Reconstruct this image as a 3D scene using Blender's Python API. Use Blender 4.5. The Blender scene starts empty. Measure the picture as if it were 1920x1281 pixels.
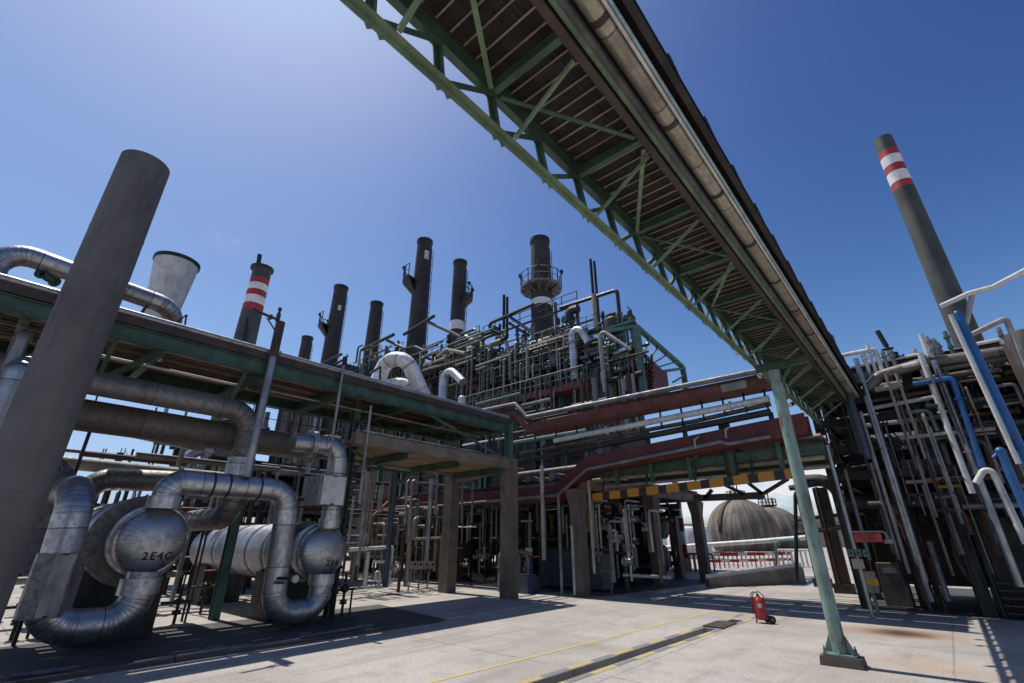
import bpy, bmesh, math, random
from mathutils import Vector, Matrix
random.seed(7)
SC = bpy.context.scene
COL = SC.collection
R = math.radians
# ---------------------------------------------------------------- camera geometry
F = 866.0; PITCH = R(23.25); YAW = R(41); EYE = 1.75
CA, SA, CP, SP = math.cos(YAW), math.sin(YAW), math.cos(PITCH), math.sin(PITCH)

def ray(px, py):
    X = px-960; U = 640-py
    Y = F*CP-U*SP; Z = F*SP+U*CP
    return (X*CA-Y*SA, X*SA+Y*CA, Z)

def tt(px, py, x=None, y=None, z=None):
    d = ray(px, py)
    return x/d[0] if x is not None else y/d[1] if y is not None else (z-EYE)/d[2]

def at(px, py, x=None, y=None, z=None):
    """the point of the place that lies on the plane x=, y= or z= along the sight line of a photo pixel"""
    d = ray(px, py); t = tt(px, py, x, y, z)
    return Vector((d[0]*t, d[1]*t, EYE+d[2]*t))

def V(*a): return Vector(a)

# ---------------------------------------------------------------- mesh builder
class MB:
    def __init__(s): s.v = []; s.f = []; s.sm = []; s.uv = []
    def add(s, verts, faces, smooth=False, uvs=None):
        b = len(s.v); s.v += [Vector(p) for p in verts]
        for i, fc in enumerate(faces):
            s.f.append([b+k for k in fc]); s.sm.append(smooth)
            s.uv.append(uvs[i] if uvs else None)
        return s
    def hexa(s, c):
        return s.add(c, [(0, 3, 2, 1), (4, 5, 6, 7), (0, 1, 5, 4), (1, 2, 6, 5), (2, 3, 7, 6), (3, 0, 4, 7)])
    def box(s, x0, y0, z0, x1, y1, z1):
        return s.hexa([(x0, y0, z0), (x1, y0, z0), (x1, y1, z0), (x0, y1, z0), (x0, y0, z1), (x1, y0, z1), (x1, y1, z1), (x0, y1, z1)])
    def frame(s, p0, p1, up=None):
        p0, p1 = Vector(p0), Vector(p1); d = (p1-p0).normalized()
        u = Vector(up) if up is not None else Vector((0, 0, 1))
        if abs(d.dot(u)) > .97: u = Vector((1, 0, 0))
        a = d.cross(u).normalized(); b = a.cross(d).normalized()
        return p0, p1, a, b
    def bar(s, p0, p1, w, h=None, up=None, da=0, db=0):
        h = w if h is None else h
        p0, p1, a, b = s.frame(p0, p1, up)
        o = a*da+b*db
        c = []
        for p in (p0+o, p1+o):
            c += [p-a*w/2-b*h/2, p+a*w/2-b*h/2, p+a*w/2+b*h/2, p-a*w/2+b*h/2]
        return s.add(c, [(0, 1, 2, 3), (7, 6, 5, 4), (0, 4, 5, 1), (1, 5, 6, 2), (2, 6, 7, 3), (3, 7, 4, 0)])
    def ibeam(s, p0, p1, h, w, t=.02, up=None):
        s.bar(p0, p1, w, t, up, 0, h/2-t/2); s.bar(p0, p1, w, t, up, 0, -h/2+t/2)
        return s.bar(p0, p1, t, h-2*t, up)
    def angle(s, p0, p1, w, t=.012, up=None, sx=1, sz=1):
        s.bar(p0, p1, w, t, up, 0, sz*(w/2-t/2))
        return s.bar(p0, p1, t, w-t, up, sx*(w/2-t/2), -sz*t/2)
    def tube(s, pts, r, n=12, bend=None, caps=True, r1=None, nb=6, ks=12.0):
        pts = [Vector(p) for p in pts]
        path = []; kk = []
        if bend is None: bend = r*2.2
        for i, p in enumerate(pts):
            if 0 < i < len(pts)-1 and bend > 0:
                a = (pts[i-1]-p); b = (pts[i+1]-p); la, lb = a.length, b.length
                a.normalize(); b.normalize()
                ang = a.angle(b)
                if math.pi-ang < .05: path.append(p); kk.append(0); continue
                tl = min(bend/math.tan(ang/2), la*.49, lb*.49); rr = tl*math.tan(ang/2)
                c = p+(a+b).normalized()*(rr/math.sin(ang/2))
                e0 = p+a*tl-c; e1 = p+b*tl-c; tot = e0.angle(e1)
                ax = e0.cross(e1).normalized()
                m = max(2, int(nb*tot/1.5)+1)
                for k in range(m+1):
                    path.append(c+Matrix.Rotation(tot*k/m, 3, ax) @ e0); kk.append(1 if k else 0)
            else: path.append(p); kk.append(0)
        N = len(path)
        d0 = (path[1]-path[0]).normalized()
        nn = d0.orthogonal().normalized()
        rings = []; u = 0; us = []
        for i, p in enumerate(path):
            d = ((path[min(i+1, N-1)]-path[max(i-1, 0)])).normalized()
            nn = (nn-d*nn.dot(d)).normalized(); bb = d.cross(nn)
            rad = r if r1 is None else r+(r1-r)*i/(N-1)
            rings.append([p+(nn*math.cos(2*math.pi*k/n)+bb*math.sin(2*math.pi*k/n))*rad for k in range(n)])
            if i: u += (p-path[i-1]).length*(ks if kk[i] else 1)
            us.append(u)
        verts = [q for rg in rings for q in rg]; fs = []; uv = []
        for i in range(N-1):
            for k in range(n):
                k2 = (k+1) % n
                fs.append((i*n+k, i*n+k2, (i+1)*n+k2, (i+1)*n+k))
                fl = 10 if kk[i+1] else 0                          # flags the bends: their gore seams are drawn wider
                uv.append([(us[i], k/n+fl), (us[i], (k+1)/n+fl), (us[i+1], (k+1)/n+fl), (us[i+1], k/n+fl)])
        s.add(verts, fs, True, uv)
        if caps:
            s.add(rings[0], [tuple(range(n))[::-1]]); s.add(rings[-1], [tuple(range(n))])
        return s
    def lathe(s, prof, c, ax=(0, 0, 1), n=24, smooth=True):
        """prof: (distance along the axis, radius)"""
        ax = Vector(ax).normalized(); a = ax.orthogonal().normalized(); b = ax.cross(a); c = Vector(c)
        verts = []; fs = []; uv = []; u = 0; us = []
        for i, (h, r) in enumerate(prof):
            if i: u += math.hypot(h-prof[i-1][0], r-prof[i-1][1])
            us.append(u)
            verts += [c+ax*h+(a*math.cos(2*math.pi*k/n)+b*math.sin(2*math.pi*k/n))*max(r, 1e-4) for k in range(n)]
        for i in range(len(prof)-1):
            for k in range(n):
                k2 = (k+1) % n
                fs.append((i*n+k, i*n+k2, (i+1)*n+k2, (i+1)*n+k))
                uv.append([(us[i], k/n), (us[i], (k+1)/n), (us[i+1], (k+1)/n), (us[i+1], k/n)])
        return s.add(verts, fs, smooth, uv)
    def disc(s, c, ax, r, h, n=16):
        return s.lathe([(-h/2, 0), (-h/2, r), (h/2, r), (h/2, 0)], c, ax, n, False)
    def torus(s, c, ax, R0, r, n=20, m=6):
        ax = Vector(ax).normalized(); a = ax.orthogonal().normalized(); b = ax.cross(a); c = Vector(c)
        pts = [c+(a*math.cos(2*math.pi*k/n)+b*math.sin(2*math.pi*k/n))*R0 for k in range(n)]
        vs = []; fs = []
        for k in range(n):
            e = (pts[k]-c).normalized()
            vs += [pts[k]+(e*math.cos(2*math.pi*j/m)+ax*math.sin(2*math.pi*j/m))*r for j in range(m)]
        for k in range(n):
            for j in range(m):
                k2 = (k+1) % n; j2 = (j+1) % m
                fs.append((k*m+j, k2*m+j, k2*m+j2, k*m+j2))
        return s.add(vs, fs, True)
    def sphere(s, c, r, n=24, m=14, z0=-1, z1=1):
        prof = []
        t0, t1 = math.asin(z0), math.asin(z1)
        for i in range(m+1):
            t = t0+(t1-t0)*i/m; prof.append((r*math.sin(t), r*math.cos(t)))
        return s.lathe(prof, c, (0, 0, 1), n)
    def rail(s, pts, h=1.0, step=1.5, r=.022, mids=1, n=6):
        pts = [Vector(p) for p in pts]; up = Vector((0, 0, h))
        for a, b in zip(pts[:-1], pts[1:]):
            k = max(1, round((b-a).length/step))
            for i in range(k+1):
                p = a.lerp(b, i/k); s.tube([p, p+up], r, n, 0)
        s.tube([p+up for p in pts], r, n, 0)
        for q in range(mids): s.tube([p+up*((q+1)/(mids+1)) for p in pts], r*.8, n, 0)
        return s
    def ladder(s, p0, p1, w, dirw, r=.02, step=.3):
        p0, p1, dw = Vector(p0), Vector(p1), Vector(dirw).normalized()*w/2
        s.tube([p0-dw, p1-dw], r, 6, 0); s.tube([p0+dw, p1+dw], r, 6, 0)
        k = int((p1-p0).length/step)
        for i in range(1, k):
            p = p0.lerp(p1, i/k); s.tube([p-dw, p+dw], r*.7, 5, 0)
        return s
    def build(s, name, mat, parent=None, origin=None):
        if parent is not None: o0 = wloc(parent)
        elif origin is not None: o0 = Vector(origin)
        else:
            lo = Vector([min(p[i] for p in s.v) for i in range(3)]); hi = Vector([max(p[i] for p in s.v) for i in range(3)])
            o0 = Vector(((lo.x+hi.x)/2, (lo.y+hi.y)/2, lo.z))
        me = bpy.data.meshes.new(name)
        me.from_pydata([p-o0 for p in s.v], [], s.f)
        me.polygons.foreach_set('use_smooth', s.sm)
        ul = me.uv_layers.new(name='UVMap'); i = 0; dat = []
        for fc, uv in zip(s.f, s.uv):
            for k in range(len(fc)): dat += list(uv[k]) if uv else [.3, .3]
        ul.data.foreach_set('uv', dat)
        for m in (mat if isinstance(mat, (list, tuple)) else [mat]): me.materials.append(m)
        me.update()
        if any(s.sm): me.set_sharp_from_angle(angle=R(38))
        ob = bpy.data.objects.new(name, me); COL.objects.link(ob)
        if parent is not None: ob.parent = parent
        else: ob.location = o0
        return ob

def wloc(o):
    p = Vector(o.location)
    while o.parent: o = o.parent; p += Vector(o.location)
    return p

def tag(o, label=None, cat=None, group=None, kind=None):
    if label: o['label'] = label
    if cat: o['category'] = cat
    if group: o['group'] = group
    if kind: o['kind'] = kind
    return o

def thing(name, loc, label, cat, group=None):
    o = bpy.data.objects.new(name, None); COL.objects.link(o); o.location = loc; o.empty_display_size = .2
    return tag(o, label, cat, group)

def copy_tree(o, parent=None):
    c = o.copy(); COL.objects.link(c)
    if parent is not None: c.parent = parent
    for ch in list(o.children): copy_tree(ch, c)
    return c

def dup(root, loc, label=None, rz=None, group=None):
    c = copy_tree(root); c.location = loc
    if rz is not None: c.rotation_euler.z = rz
    if label: c['label'] = label
    if group: c['group'] = group
    return c

# ---------------------------------------------------------------- materials
def newmat(name):
    m = bpy.data.materials.new(name); m.use_nodes = True
    nt = m.node_tree; b = nt.nodes['Principled BSDF']
    return m, nt, b

def N(nt, typ, **kw):
    n = nt.nodes.new(typ)
    for k, v in kw.items():
        if k in n.inputs: n.inputs[k].default_value = v
        else: setattr(n, k, v)
    return n

def mixc(nt, fac, a, b, blend='MIX'):
    m = nt.nodes.new('ShaderNodeMix'); m.data_type = 'RGBA'; m.blend_type = blend
    for i, val in ((0, fac), (6, a), (7, b)):
        if hasattr(val, 'is_output'): nt.links.new(val, m.inputs[i])
        else: m.inputs[i].default_value = val if i == 0 else (*val, 1)
    return m.outputs[2]

def ramp(nt, src, p0, p1, c0=0, c1=1):
    r = nt.nodes.new('ShaderNodeMapRange'); r.interpolation_type = 'SMOOTHSTEP'
    r.inputs[1].default_value = p0; r.inputs[2].default_value = p1; r.inputs[3].default_value = c0; r.inputs[4].default_value = c1
    nt.links.new(src, r.inputs[0]); return r.outputs[0]

def math_(nt, op, a, b=None):
    m = nt.nodes.new('ShaderNodeMath'); m.operation = op
    for i, val in ((0, a), (1, b)):
        if val is None: continue
        if hasattr(val, 'is_output'): nt.links.new(val, m.inputs[i])
        else: m.inputs[i].default_value = val
    return m.outputs[0]

def noise(nt, scale, detail=4, rough=.55, vec=None, stretch=None, wpos=True):
    n = nt.nodes.new('ShaderNodeTexNoise'); n.inputs['Scale'].default_value = scale
    n.inputs['Detail'].default_value = detail; n.inputs['Roughness'].default_value = rough
    if vec is None:
        g = nt.nodes.new('ShaderNodeNewGeometry'); vec = g.outputs['Position']
    if stretch:
        mp = nt.nodes.new('ShaderNodeMapping'); mp.inputs['Scale'].default_value = stretch
        nt.links.new(vec, mp.inputs[0]); vec = mp.outputs[0]
    nt.links.new(vec, n.inputs['Vector']); return n.outputs[0]

def paint(name, col, rough=.55, metal=0.0, rust=.25, var=.35, rustcol=(.11, .045, .02), scale=2.5, streak=True, bump=.15):
    """painted or bare steel with uneven tone, dirt streaks and rust patches"""
    m, nt, b = newmat(name)
    n1 = noise(nt, scale, 5, .6)
    n2 = noise(nt, scale*3.5, 6, .65, stretch=(1, 1, .25) if streak else None)
    dark = tuple(c*(1-var) for c in col); lite = tuple(min(1, c*(1+var*.7)) for c in col)
    c = mixc(nt, ramp(nt, n1, .35, .65), dark, lite)
    c = mixc(nt, ramp(nt, n2, .45, .7, 0, .5), c, tuple(x*.45+.01 for x in col))
    if rust > 0:
        c = mixc(nt, ramp(nt, n2, .72-rust*.35, .82-rust*.3, 0, .9), c, rustcol)
    nt.links.new(c, b.inputs['Base Color'])
    nt.links.new(ramp(nt, n2, .3, .7, rough-.12, min(1, rough+.15)), b.inputs['Roughness'])
    b.inputs['Metallic'].default_value = metal
    bp = N(nt, 'ShaderNodeBump', Strength=bump, Distance=.01); nt.links.new(n2, bp.inputs['Height']); nt.links.new(bp.outputs[0], b.inputs['Normal'])
    return m

def cladding(name, col=(.55, .55, .56), rough=.36, seam=.9, dirt=.35, metal=.92, dirtcol=(.10, .07, .05), vs=0, tonev=.18):
    """aluminium insulation jacket: sheet joints along the run, dents, dirt"""
    m, nt, b = newmat(name)
    uv = nt.nodes.new('ShaderNodeUVMap'); sep = nt.nodes.new('ShaderNodeSeparateXYZ'); nt.links.new(uv.outputs[0], sep.inputs[0])
    u = math_(nt, 'DIVIDE', sep.outputs[0], seam)
    fr = math_(nt, 'FRACT', u)
    line = ramp(nt, math_(nt, 'ABSOLUTE', math_(nt, 'SUBTRACT', fr, .5)), .0, .018/seam, 1, 0)
    bend = math_(nt, 'GREATER_THAN', sep.outputs[1], 5.0)
    line = math_(nt, 'MAXIMUM', line, math_(nt, 'MULTIPLY', bend, ramp(nt, math_(nt, 'ABSOLUTE', math_(nt, 'SUBTRACT', fr, .5)), .0, .13, .85, 0)))
    if vs:
        fv = math_(nt, 'FRACT', math_(nt, 'MULTIPLY', sep.outputs[1], vs))
        lv = ramp(nt, math_(nt, 'ABSOLUTE', math_(nt, 'SUBTRACT', fv, .5)), .0, .06, 1, 0)
        line = math_(nt, 'MAXIMUM', line, lv)
    wn = nt.nodes.new('ShaderNodeTexWhiteNoise'); wn.noise_dimensions = '1D'
    nt.links.new(math_(nt, 'FLOOR', math_(nt, 'ADD', u, .5)), wn.inputs['W'])
    n1 = noise(nt, 2.2, 4, .6); n2 = noise(nt, 9, 6, .65)
    c = mixc(nt, wn.outputs['Value'], tuple(x*(1-tonev) for x in col), tuple(min(1, x*(1+tonev)) for x in col))
    c = mixc(nt, ramp(nt, n2, .42, .75, 0, dirt), c, dirtcol)
    c = mixc(nt, ramp(nt, n1, .5, .75, 0, dirt), c, dirtcol)
    c = mixc(nt, math_(nt, 'MULTIPLY', line, .75), c, (.03, .03, .03))
    nt.links.new(c, b.inputs['Base Color']); b.inputs['Metallic'].default_value = metal
    nt.links.new(ramp(nt, n2, .3, .7, rough-.08, rough+.2), b.inputs['Roughness'])
    h = math_(nt, 'SUBTRACT', math_(nt, 'MULTIPLY', n1, .6), math_(nt, 'MULTIPLY', line, .4))
    bp = N(nt, 'ShaderNodeBump', Strength=.22, Distance=.03); nt.links.new(h, bp.inputs['Height']); nt.links.new(bp.outputs[0], b.inputs['Normal'])
    return m

def concrete(name, col, var=.3, streak=(1, 1, .12), rough=.85, stain=(.06, .045, .035)):
    m, nt, b = newmat(name)
    n1 = noise(nt, 1.6, 6, .65); n2 = noise(nt, 7, 6, .7, stretch=streak); n3 = noise(nt, 60, 3, .7)
    c = mixc(nt, ramp(nt, n1, .3, .7), tuple(x*(1-var) for x in col), tuple(x*(1+var*.6) for x in col))
    c = mixc(nt, ramp(nt, n2, .45, .75, 0, .65), c, stain)
    c = mixc(nt, ramp(nt, n3, .4, .75, 0, .3), c, tuple(x*.5 for x in col))
    nt.links.new(c, b.inputs['Base Color']); b.inputs['Roughness'].default_value = rough
    bp = N(nt, 'ShaderNodeBump', Strength=.4, Distance=.01); nt.links.new(math_(nt, 'ADD', n3, n2), bp.inputs['Height']); nt.links.new(bp.outputs[0], b.inputs['Normal'])
    return m

M = {}
M['green'] = paint('rack_green_paint', (.048, .095, .066), .5, 0, .3, .3)
M['green_light'] = paint('bridge_green_paint', (.15, .21, .13), .5, 0, .25, .25)
M['green_teal'] = paint('post_green_paint', (.21, .30, .255), .45, 0, .42, .22, scale=2.2)
M['green_frame'] = paint('frame_green_paint', (.065, .14, .11), .5, 0, .2, .25)
M['brown'] = paint('brown_steel', (.05, .033, .027), .6, 0, .5, .4)
M['rust'] = paint('rusty_steel', (.06, .035, .024), .7, .1, .7, .4)
M['dark'] = paint('dark_steel', (.028, .027, .028), .55, .2, .2, .4)
M['black'] = paint('black_paint', (.015, .015, .016), .5, 0, .05, .3)
M['grey'] = paint('grey_steel', (.17, .17, .18), .5, .25, .25, .3)
M['duct'] = paint('duct_grey_paint', (.12, .112, .11), .8, .0, .12, .16, scale=1.1, bump=.05)
M['silver'] = paint('galvanised_pipe', (.30, .31, .33), .38, .7, .15, .2)
M['palegrey'] = paint('pale_grey_pipe', (.30, .29, .275), .5, .2, .2, .22)
M['white'] = paint('white_pipe', (.60, .60, .58), .45, 0, .12, .15)
M['white_alu'] = cladding('white_jacket', (.74, .74, .72), .42, 1.1, .22, .25)
M['cream'] = paint('cream_pipe', (.27, .235, .18), .55, 0, .25, .25)
M['alu'] = cladding('aluminium_jacket', (.47, .47, .49), .39, .85, .28)
M['alu_dull'] = cladding('dull_aluminium_jacket', (.22, .205, .20), .48, 1.3, .55, .6)
M['alu_old'] = cladding('weathered_jacket', (.165, .14, .12), .55, 1.6, .6, .45)
M['alu_fine'] = cladding('ribbed_jacket', (.44, .44, .47), .38, .45, .35)
M['red'] = paint('red_tray_paint', (.098, .017, .015), .65, 0, .18, .25, rustcol=(.09, .03, .02))
M['red_bright'] = paint('red_paint', (.36, .03, .025), .4, 0, .05, .15)
M['orange_red'] = paint('faded_red_paint', (.125, .032, .023), .68, 0, .2, .3)
M['blue'] = paint('blue_pipe_paint', (.022, .105, .30), .4, 0, .1, .15)
M['blue_dark'] = paint('dark_blue_panel', (.045, .065, .10), .5, 0, .1, .2)
M['yellow'] = paint('yellow_paint', (.55, .27, .02), .5, 0, .15, .2)
M['ochre'] = paint('ochre_pipe', (.26, .14, .04), .55, 0, .2, .2)
M['stack'] = paint('stack_steel', (.042, .036, .037), .65, .1, .2, .22, scale=.6)
M['stack_grey'] = paint('stack_concrete', (.06, .064, .062), .75, 0, .0, .2, scale=.35)
M['stack_white'] = paint('stack_white_band', (.72, .72, .72), .6, 0, .0, .1, scale=.4)
M['stack_red'] = paint('stack_red_band', (.34, .03, .035), .6, 0, .0, .15, scale=.4)
M['casing'] = paint('heater_casing', (.034, .025, .022), .7, 0, .45, .35, scale=.8)
M['column'] = concrete('column_concrete', (.15, .122, .10))
M['beam'] = concrete('beam_concrete', (.21, .17, .135), streak=(1, .3, 1))
M['plinth'] = concrete('plinth_concrete', (.11, .088, .072))
M['sphere_plain'] = concrete('sphere_cladding', (.17, .15, .125), (.45), (.4, .4, .02), stain=(.03, .025, .02))
M['tank'] = paint('tank_white', (.62, .62, .63), .6, 0, .03, .1, scale=.3)
M['pale_blue'] = paint('pale_blue_paint', (.36, .50, .58), .4, 0, .05, .15)
M['rubber'] = paint('black_rubber', (.015, .015, .015), .8, 0, 0, .2)
M['wallblock'] = concrete('wall_plaster', (.19, .17, .155))

def dome_mat():
    m, nt, b = newmat('streaked_dome')
    uv = nt.nodes.new('ShaderNodeUVMap')
    n1 = noise(nt, 1.0, 5, .65, uv.outputs[0], (.10, 70, 1)); n2 = noise(nt, 1.0, 4, .6, uv.outputs[0], (.35, 22, 1)); n3 = noise(nt, .5, 5, .6)
    c = mixc(nt, ramp(nt, n1, .35, .65), (.085, .07, .058), (.23, .20, .165))
    c = mixc(nt, ramp(nt, n2, .45, .7, 0, .75), c, (.04, .033, .028))
    c = mixc(nt, ramp(nt, n3, .5, .7, 0, .5), c, (.16, .105, .07))
    sep = nt.nodes.new('ShaderNodeSeparateXYZ'); nt.links.new(uv.outputs[0], sep.inputs[0])
    fr = math_(nt, 'FRACT', math_(nt, 'MULTIPLY', sep.outputs[1], 24)); l = ramp(nt, math_(nt, 'ABSOLUTE', math_(nt, 'SUBTRACT', fr, .5)), 0, .03, .6, 0)
    c = mixc(nt, l, c, (.03, .027, .025))
    nt.links.new(c, b.inputs['Base Color']); b.inputs['Roughness'].default_value = .8
    return m
M['sphere'] = dome_mat()
# ================================================================ world, sun, camera
w = bpy.data.worlds.new('World'); SC.world = w; w.use_nodes = True
nt = w.node_tree; nt.nodes.clear()
SUN_EL = R(67); SUN_AZ = Vector((-1.0, -0.05, 0)).normalized()      # direction towards the sun on the ground plan
out = nt.nodes.new('ShaderNodeOutputWorld'); bg = nt.nodes.new('ShaderNodeBackground'); bg.inputs[1].default_value = .10
sky = nt.nodes.new('ShaderNodeTexSky'); sky.sky_type = 'NISHITA'; sky.sun_disc = False
sky.sun_elevation = SUN_EL; sky.sun_rotation = math.atan2(SUN_AZ.x, SUN_AZ.y)
sky.altitude = 0; sky.air_density = 1.0; sky.dust_density = .8; sky.ozone_density = 3.0
sc_ = nt.nodes.new('ShaderNodeSeparateColor'); cc_ = nt.nodes.new('ShaderNodeCombineColor'); nt.links.new(sky.outputs[0], sc_.inputs[0])
for ch, (K, MX) in enumerate(((14, .52), (33, .72), (95, 1.12))):     # deep clear sky: more contrast away from the sun
    x = math_(nt, 'POWER', sc_.outputs[ch], 3.0)
    nt.links.new(math_(nt, 'MULTIPLY', math_(nt, 'DIVIDE', x, math_(nt, 'ADD', x, K)), MX*10), cc_.inputs[ch])
# low cloud bank over the horizon, a real band of the sky
tc = nt.nodes.new('ShaderNodeTexCoord'); sp = nt.nodes.new('ShaderNodeSeparateXYZ'); nt.links.new(tc.outputs['Generated'], sp.inputs[0])
cn = noise(nt, 5.0, 7, .6, tc.outputs['Generated'], (1, 1, 2.6))
hz = math_(nt, 'MULTIPLY', ramp(nt, sp.outputs[2], .02, .05, 0, 1), ramp(nt, sp.outputs[2], .11, .17, 1, 0))
cl = math_(nt, 'MULTIPLY', ramp(nt, math_(nt, 'ADD', cn, math_(nt, 'MULTIPLY', hz, .14)), .52, .66, 0, .9), hz)
cl = math_(nt, 'MULTIPLY', cl, ramp(nt, sp.outputs[0], -.62, -.36, 0, 1))
cloud = mixc(nt, cl, cc_.outputs[0], (8.6, 8.6, 9.0))
nt.links.new(cloud, bg.inputs[0]); nt.links.new(bg.outputs[0], out.inputs[0])

sd = bpy.data.lights.new('sun', 'SUN'); sd.energy = 4.9; sd.angle = R(.5); sd.color = (1, .95, .88)
so = bpy.data.objects.new('sun', sd); COL.objects.link(so)
sv = Vector((SUN_AZ.x*math.cos(SUN_EL), SUN_AZ.y*math.cos(SUN_EL), math.sin(SUN_EL)))
so.rotation_euler = sv.to_track_quat('Z', 'Y').to_euler(); so.location = (0, 0, 60)

cd = bpy.data.cameras.new('camera'); cam = bpy.data.objects.new('camera', cd); COL.objects.link(cam); SC.camera = cam
cd.sensor_width = 36; cd.lens = 36*F/1920; cd.clip_end = 20000; cd.clip_start = .05
cam.location = (0, 0, EYE); cam.rotation_euler = (R(90)+PITCH, 0, YAW)
SC.view_settings.view_transform = 'Standard'; SC.view_settings.look = 'None'; SC.view_settings.exposure = 0; SC.view_settings.gamma = 1
SC.render.resolution_x = 1024; SC.render.resolution_y = 683
SC.cycles.max_bounces = 6; SC.cycles.use_denoising = True

# ================================================================ ground
def ground_mat():
    m, nt, b = newmat('concrete_yard')
    g = nt.nodes.new('ShaderNodeNewGeometry'); pos = g.outputs['Position']
    n1 = noise(nt, .35, 5, .6, pos); n2 = noise(nt, 2.2, 6, .65, pos); n3 = noise(nt, 26, 5, .75, pos); n4 = noise(nt, 1.3, 5, .6, pos, (1, .18, 1))
    c = mixc(nt, ramp(nt, n1, .35, .65), (.345, .315, .28), (.46, .425, .38))
    c = mixc(nt, ramp(nt, n2, .45, .72, 0, .5), c, (.25, .225, .20))
    c = mixc(nt, ramp(nt, n4, .52, .72, 0, .45), c, (.21, .185, .16))
    c = mixc(nt, ramp(nt, n3, .42, .68, 0, .6), c, (.17, .15, .13))
    n5 = noise(nt, 75, 3, .8, pos); c = mixc(nt, ramp(nt, n5, .5, .72, 0, .45), c, (.12, .105, .09))
    n6 = noise(nt, .9, 3, .5, pos, (2.2, .10, 1)); c = mixc(nt, ramp(nt, n6, .56, .70, 0, .4), c, (.19, .165, .14))      # tyre tracks along the road
    n7 = noise(nt, 1.1, 2, .4, pos); n8 = noise(nt, 3.3, 4, .6, pos)
    c = mixc(nt, math_(nt, 'MULTIPLY', ramp(nt, n8, .66, .74, 0, .7), ramp(nt, n7, .45, .6)), c, (.10, .085, .07))          # oil spots
    sp = nt.nodes.new('ShaderNodeSeparateXYZ'); nt.links.new(pos, sp.inputs[0])
    wob = math_(nt, 'MULTIPLY', math_(nt, 'SUBTRACT', n2, .5), .10)
    line = None                                                        # joints between the poured bays
    for o, per, off in ((0, 3.6, .62), (1, 5.2, .2)):
        v = math_(nt, 'ADD', sp.outputs[o], wob)
        fr = math_(nt, 'FRACT', math_(nt, 'ADD', math_(nt, 'DIVIDE', v, per), off+40))
        l = ramp(nt, math_(nt, 'ABSOLUTE', math_(nt, 'SUBTRACT', fr, .5)), .001, .02/per, 1, 0)
        line = l if line is None else math_(nt, 'MAXIMUM', line, l)
    line = math_(nt, 'MULTIPLY', line, ramp(nt, n2, .3, .6, .2, .65))
    c = mixc(nt, line, c, (.10, .085, .07))
    for (sx, sy, r0, el, colr, amt) in STAINS:
        dx = math_(nt, 'MULTIPLY', math_(nt, 'SUBTRACT', sp.outputs[0], sx), 1/el); dy = math_(nt, 'SUBTRACT', sp.outputs[1], sy)
        d = math_(nt, 'SQRT', math_(nt, 'ADD', math_(nt, 'MULTIPLY', dx, dx), math_(nt, 'MULTIPLY', dy, dy)))
        d = math_(nt, 'ADD', d, math_(nt, 'MULTIPLY', math_(nt, 'SUBTRACT', n2, .5), min(r0*1.2, .35)))
        c = mixc(nt, ramp(nt, d, r0*.05, r0, amt, 0), c, colr)
    nt.links.new(c, b.inputs['Base Color']); b.inputs['Roughness'].default_value = .85
    bp = N(nt, 'ShaderNodeBump', Strength=.5, Distance=.012)
    nt.links.new(math_(nt, 'SUBTRACT', math_(nt, 'ADD', n3, n2), line), bp.inputs['Height']); nt.links.new(bp.outputs[0], b.inputs['Normal'])
    return m
STAINS = []
p = at(1690, 1187, z=0); STAINS.append((p.x, p.y, 1.0, 1.6, (.25, .105, .04), .8)); STAINS.append((p.x, p.y, .75, 1.0, (.035, .02, .012), .95))
p = at(1130, 1215, z=0); STAINS.append((p.x, p.y, .5, 2.5, (.20, .16, .12), .35))
p = at(1750, 1250, z=0); STAINS.append((p.x, p.y, 1.2, 1.2, (.34, .22, .14), .4))
M['yard'] = ground_mat()
# drain slot: the sheet has a real opening over a channel
s0a, s0b, s1a, s1b = V(-4.80, 3.0, 0), V(-4.53, 3.0, 0), V(-4.50, 11.55, 0), V(-4.24, 11.55, 0)
s2a, s2b, s3a, s3b = V(-4.45, 12.55, 0), V(-4.19, 12.55, 0), V(-4.42, 13.15, 0), V(-4.16, 13.15, 0)
G = MB(); L = 9000
ys = [-L, 3.0, 11.55, 12.55, 13.15, L]
xa = [-4.80, -4.80, -4.50, -4.45, -4.42, -4.42]; xb = [-4.53, -4.53, -4.24, -4.19, -4.16, -4.16]
for i in range(5):
    y0, y1 = ys[i], ys[i+1]
    G.add([(-L, y0, 0), (xa[i], y0, 0), (xa[i+1], y1, 0), (-L, y1, 0)], [(0, 1, 2, 3)])
    G.add([(xb[i], y0, 0), (L, y0, 0), (L, y1, 0), (xb[i+1], y1, 0)], [(0, 1, 2, 3)])
    if i not in (1, 3): G.add([(xa[i], y0, 0), (xb[i], y0, 0), (xb[i+1], y1, 0), (xa[i+1], y1, 0)], [(0, 1, 2, 3)])
    else:
        d = -.35
        q = [(xa[i], y0), (xb[i], y0), (xb[i+1], y1), (xa[i+1], y1)]
        G.add([(a, b_, 0) for a, b_ in q]+[(a, b_, d) for a, b_ in q], [(0, 4, 5, 1), (1, 5, 6, 2), (2, 6, 7, 3), (3, 7, 4, 0), (4, 7, 6, 5)])
o = G.build('ground', M['yard'], origin=(0, 0, 0)); tag(o, kind='structure')

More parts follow.
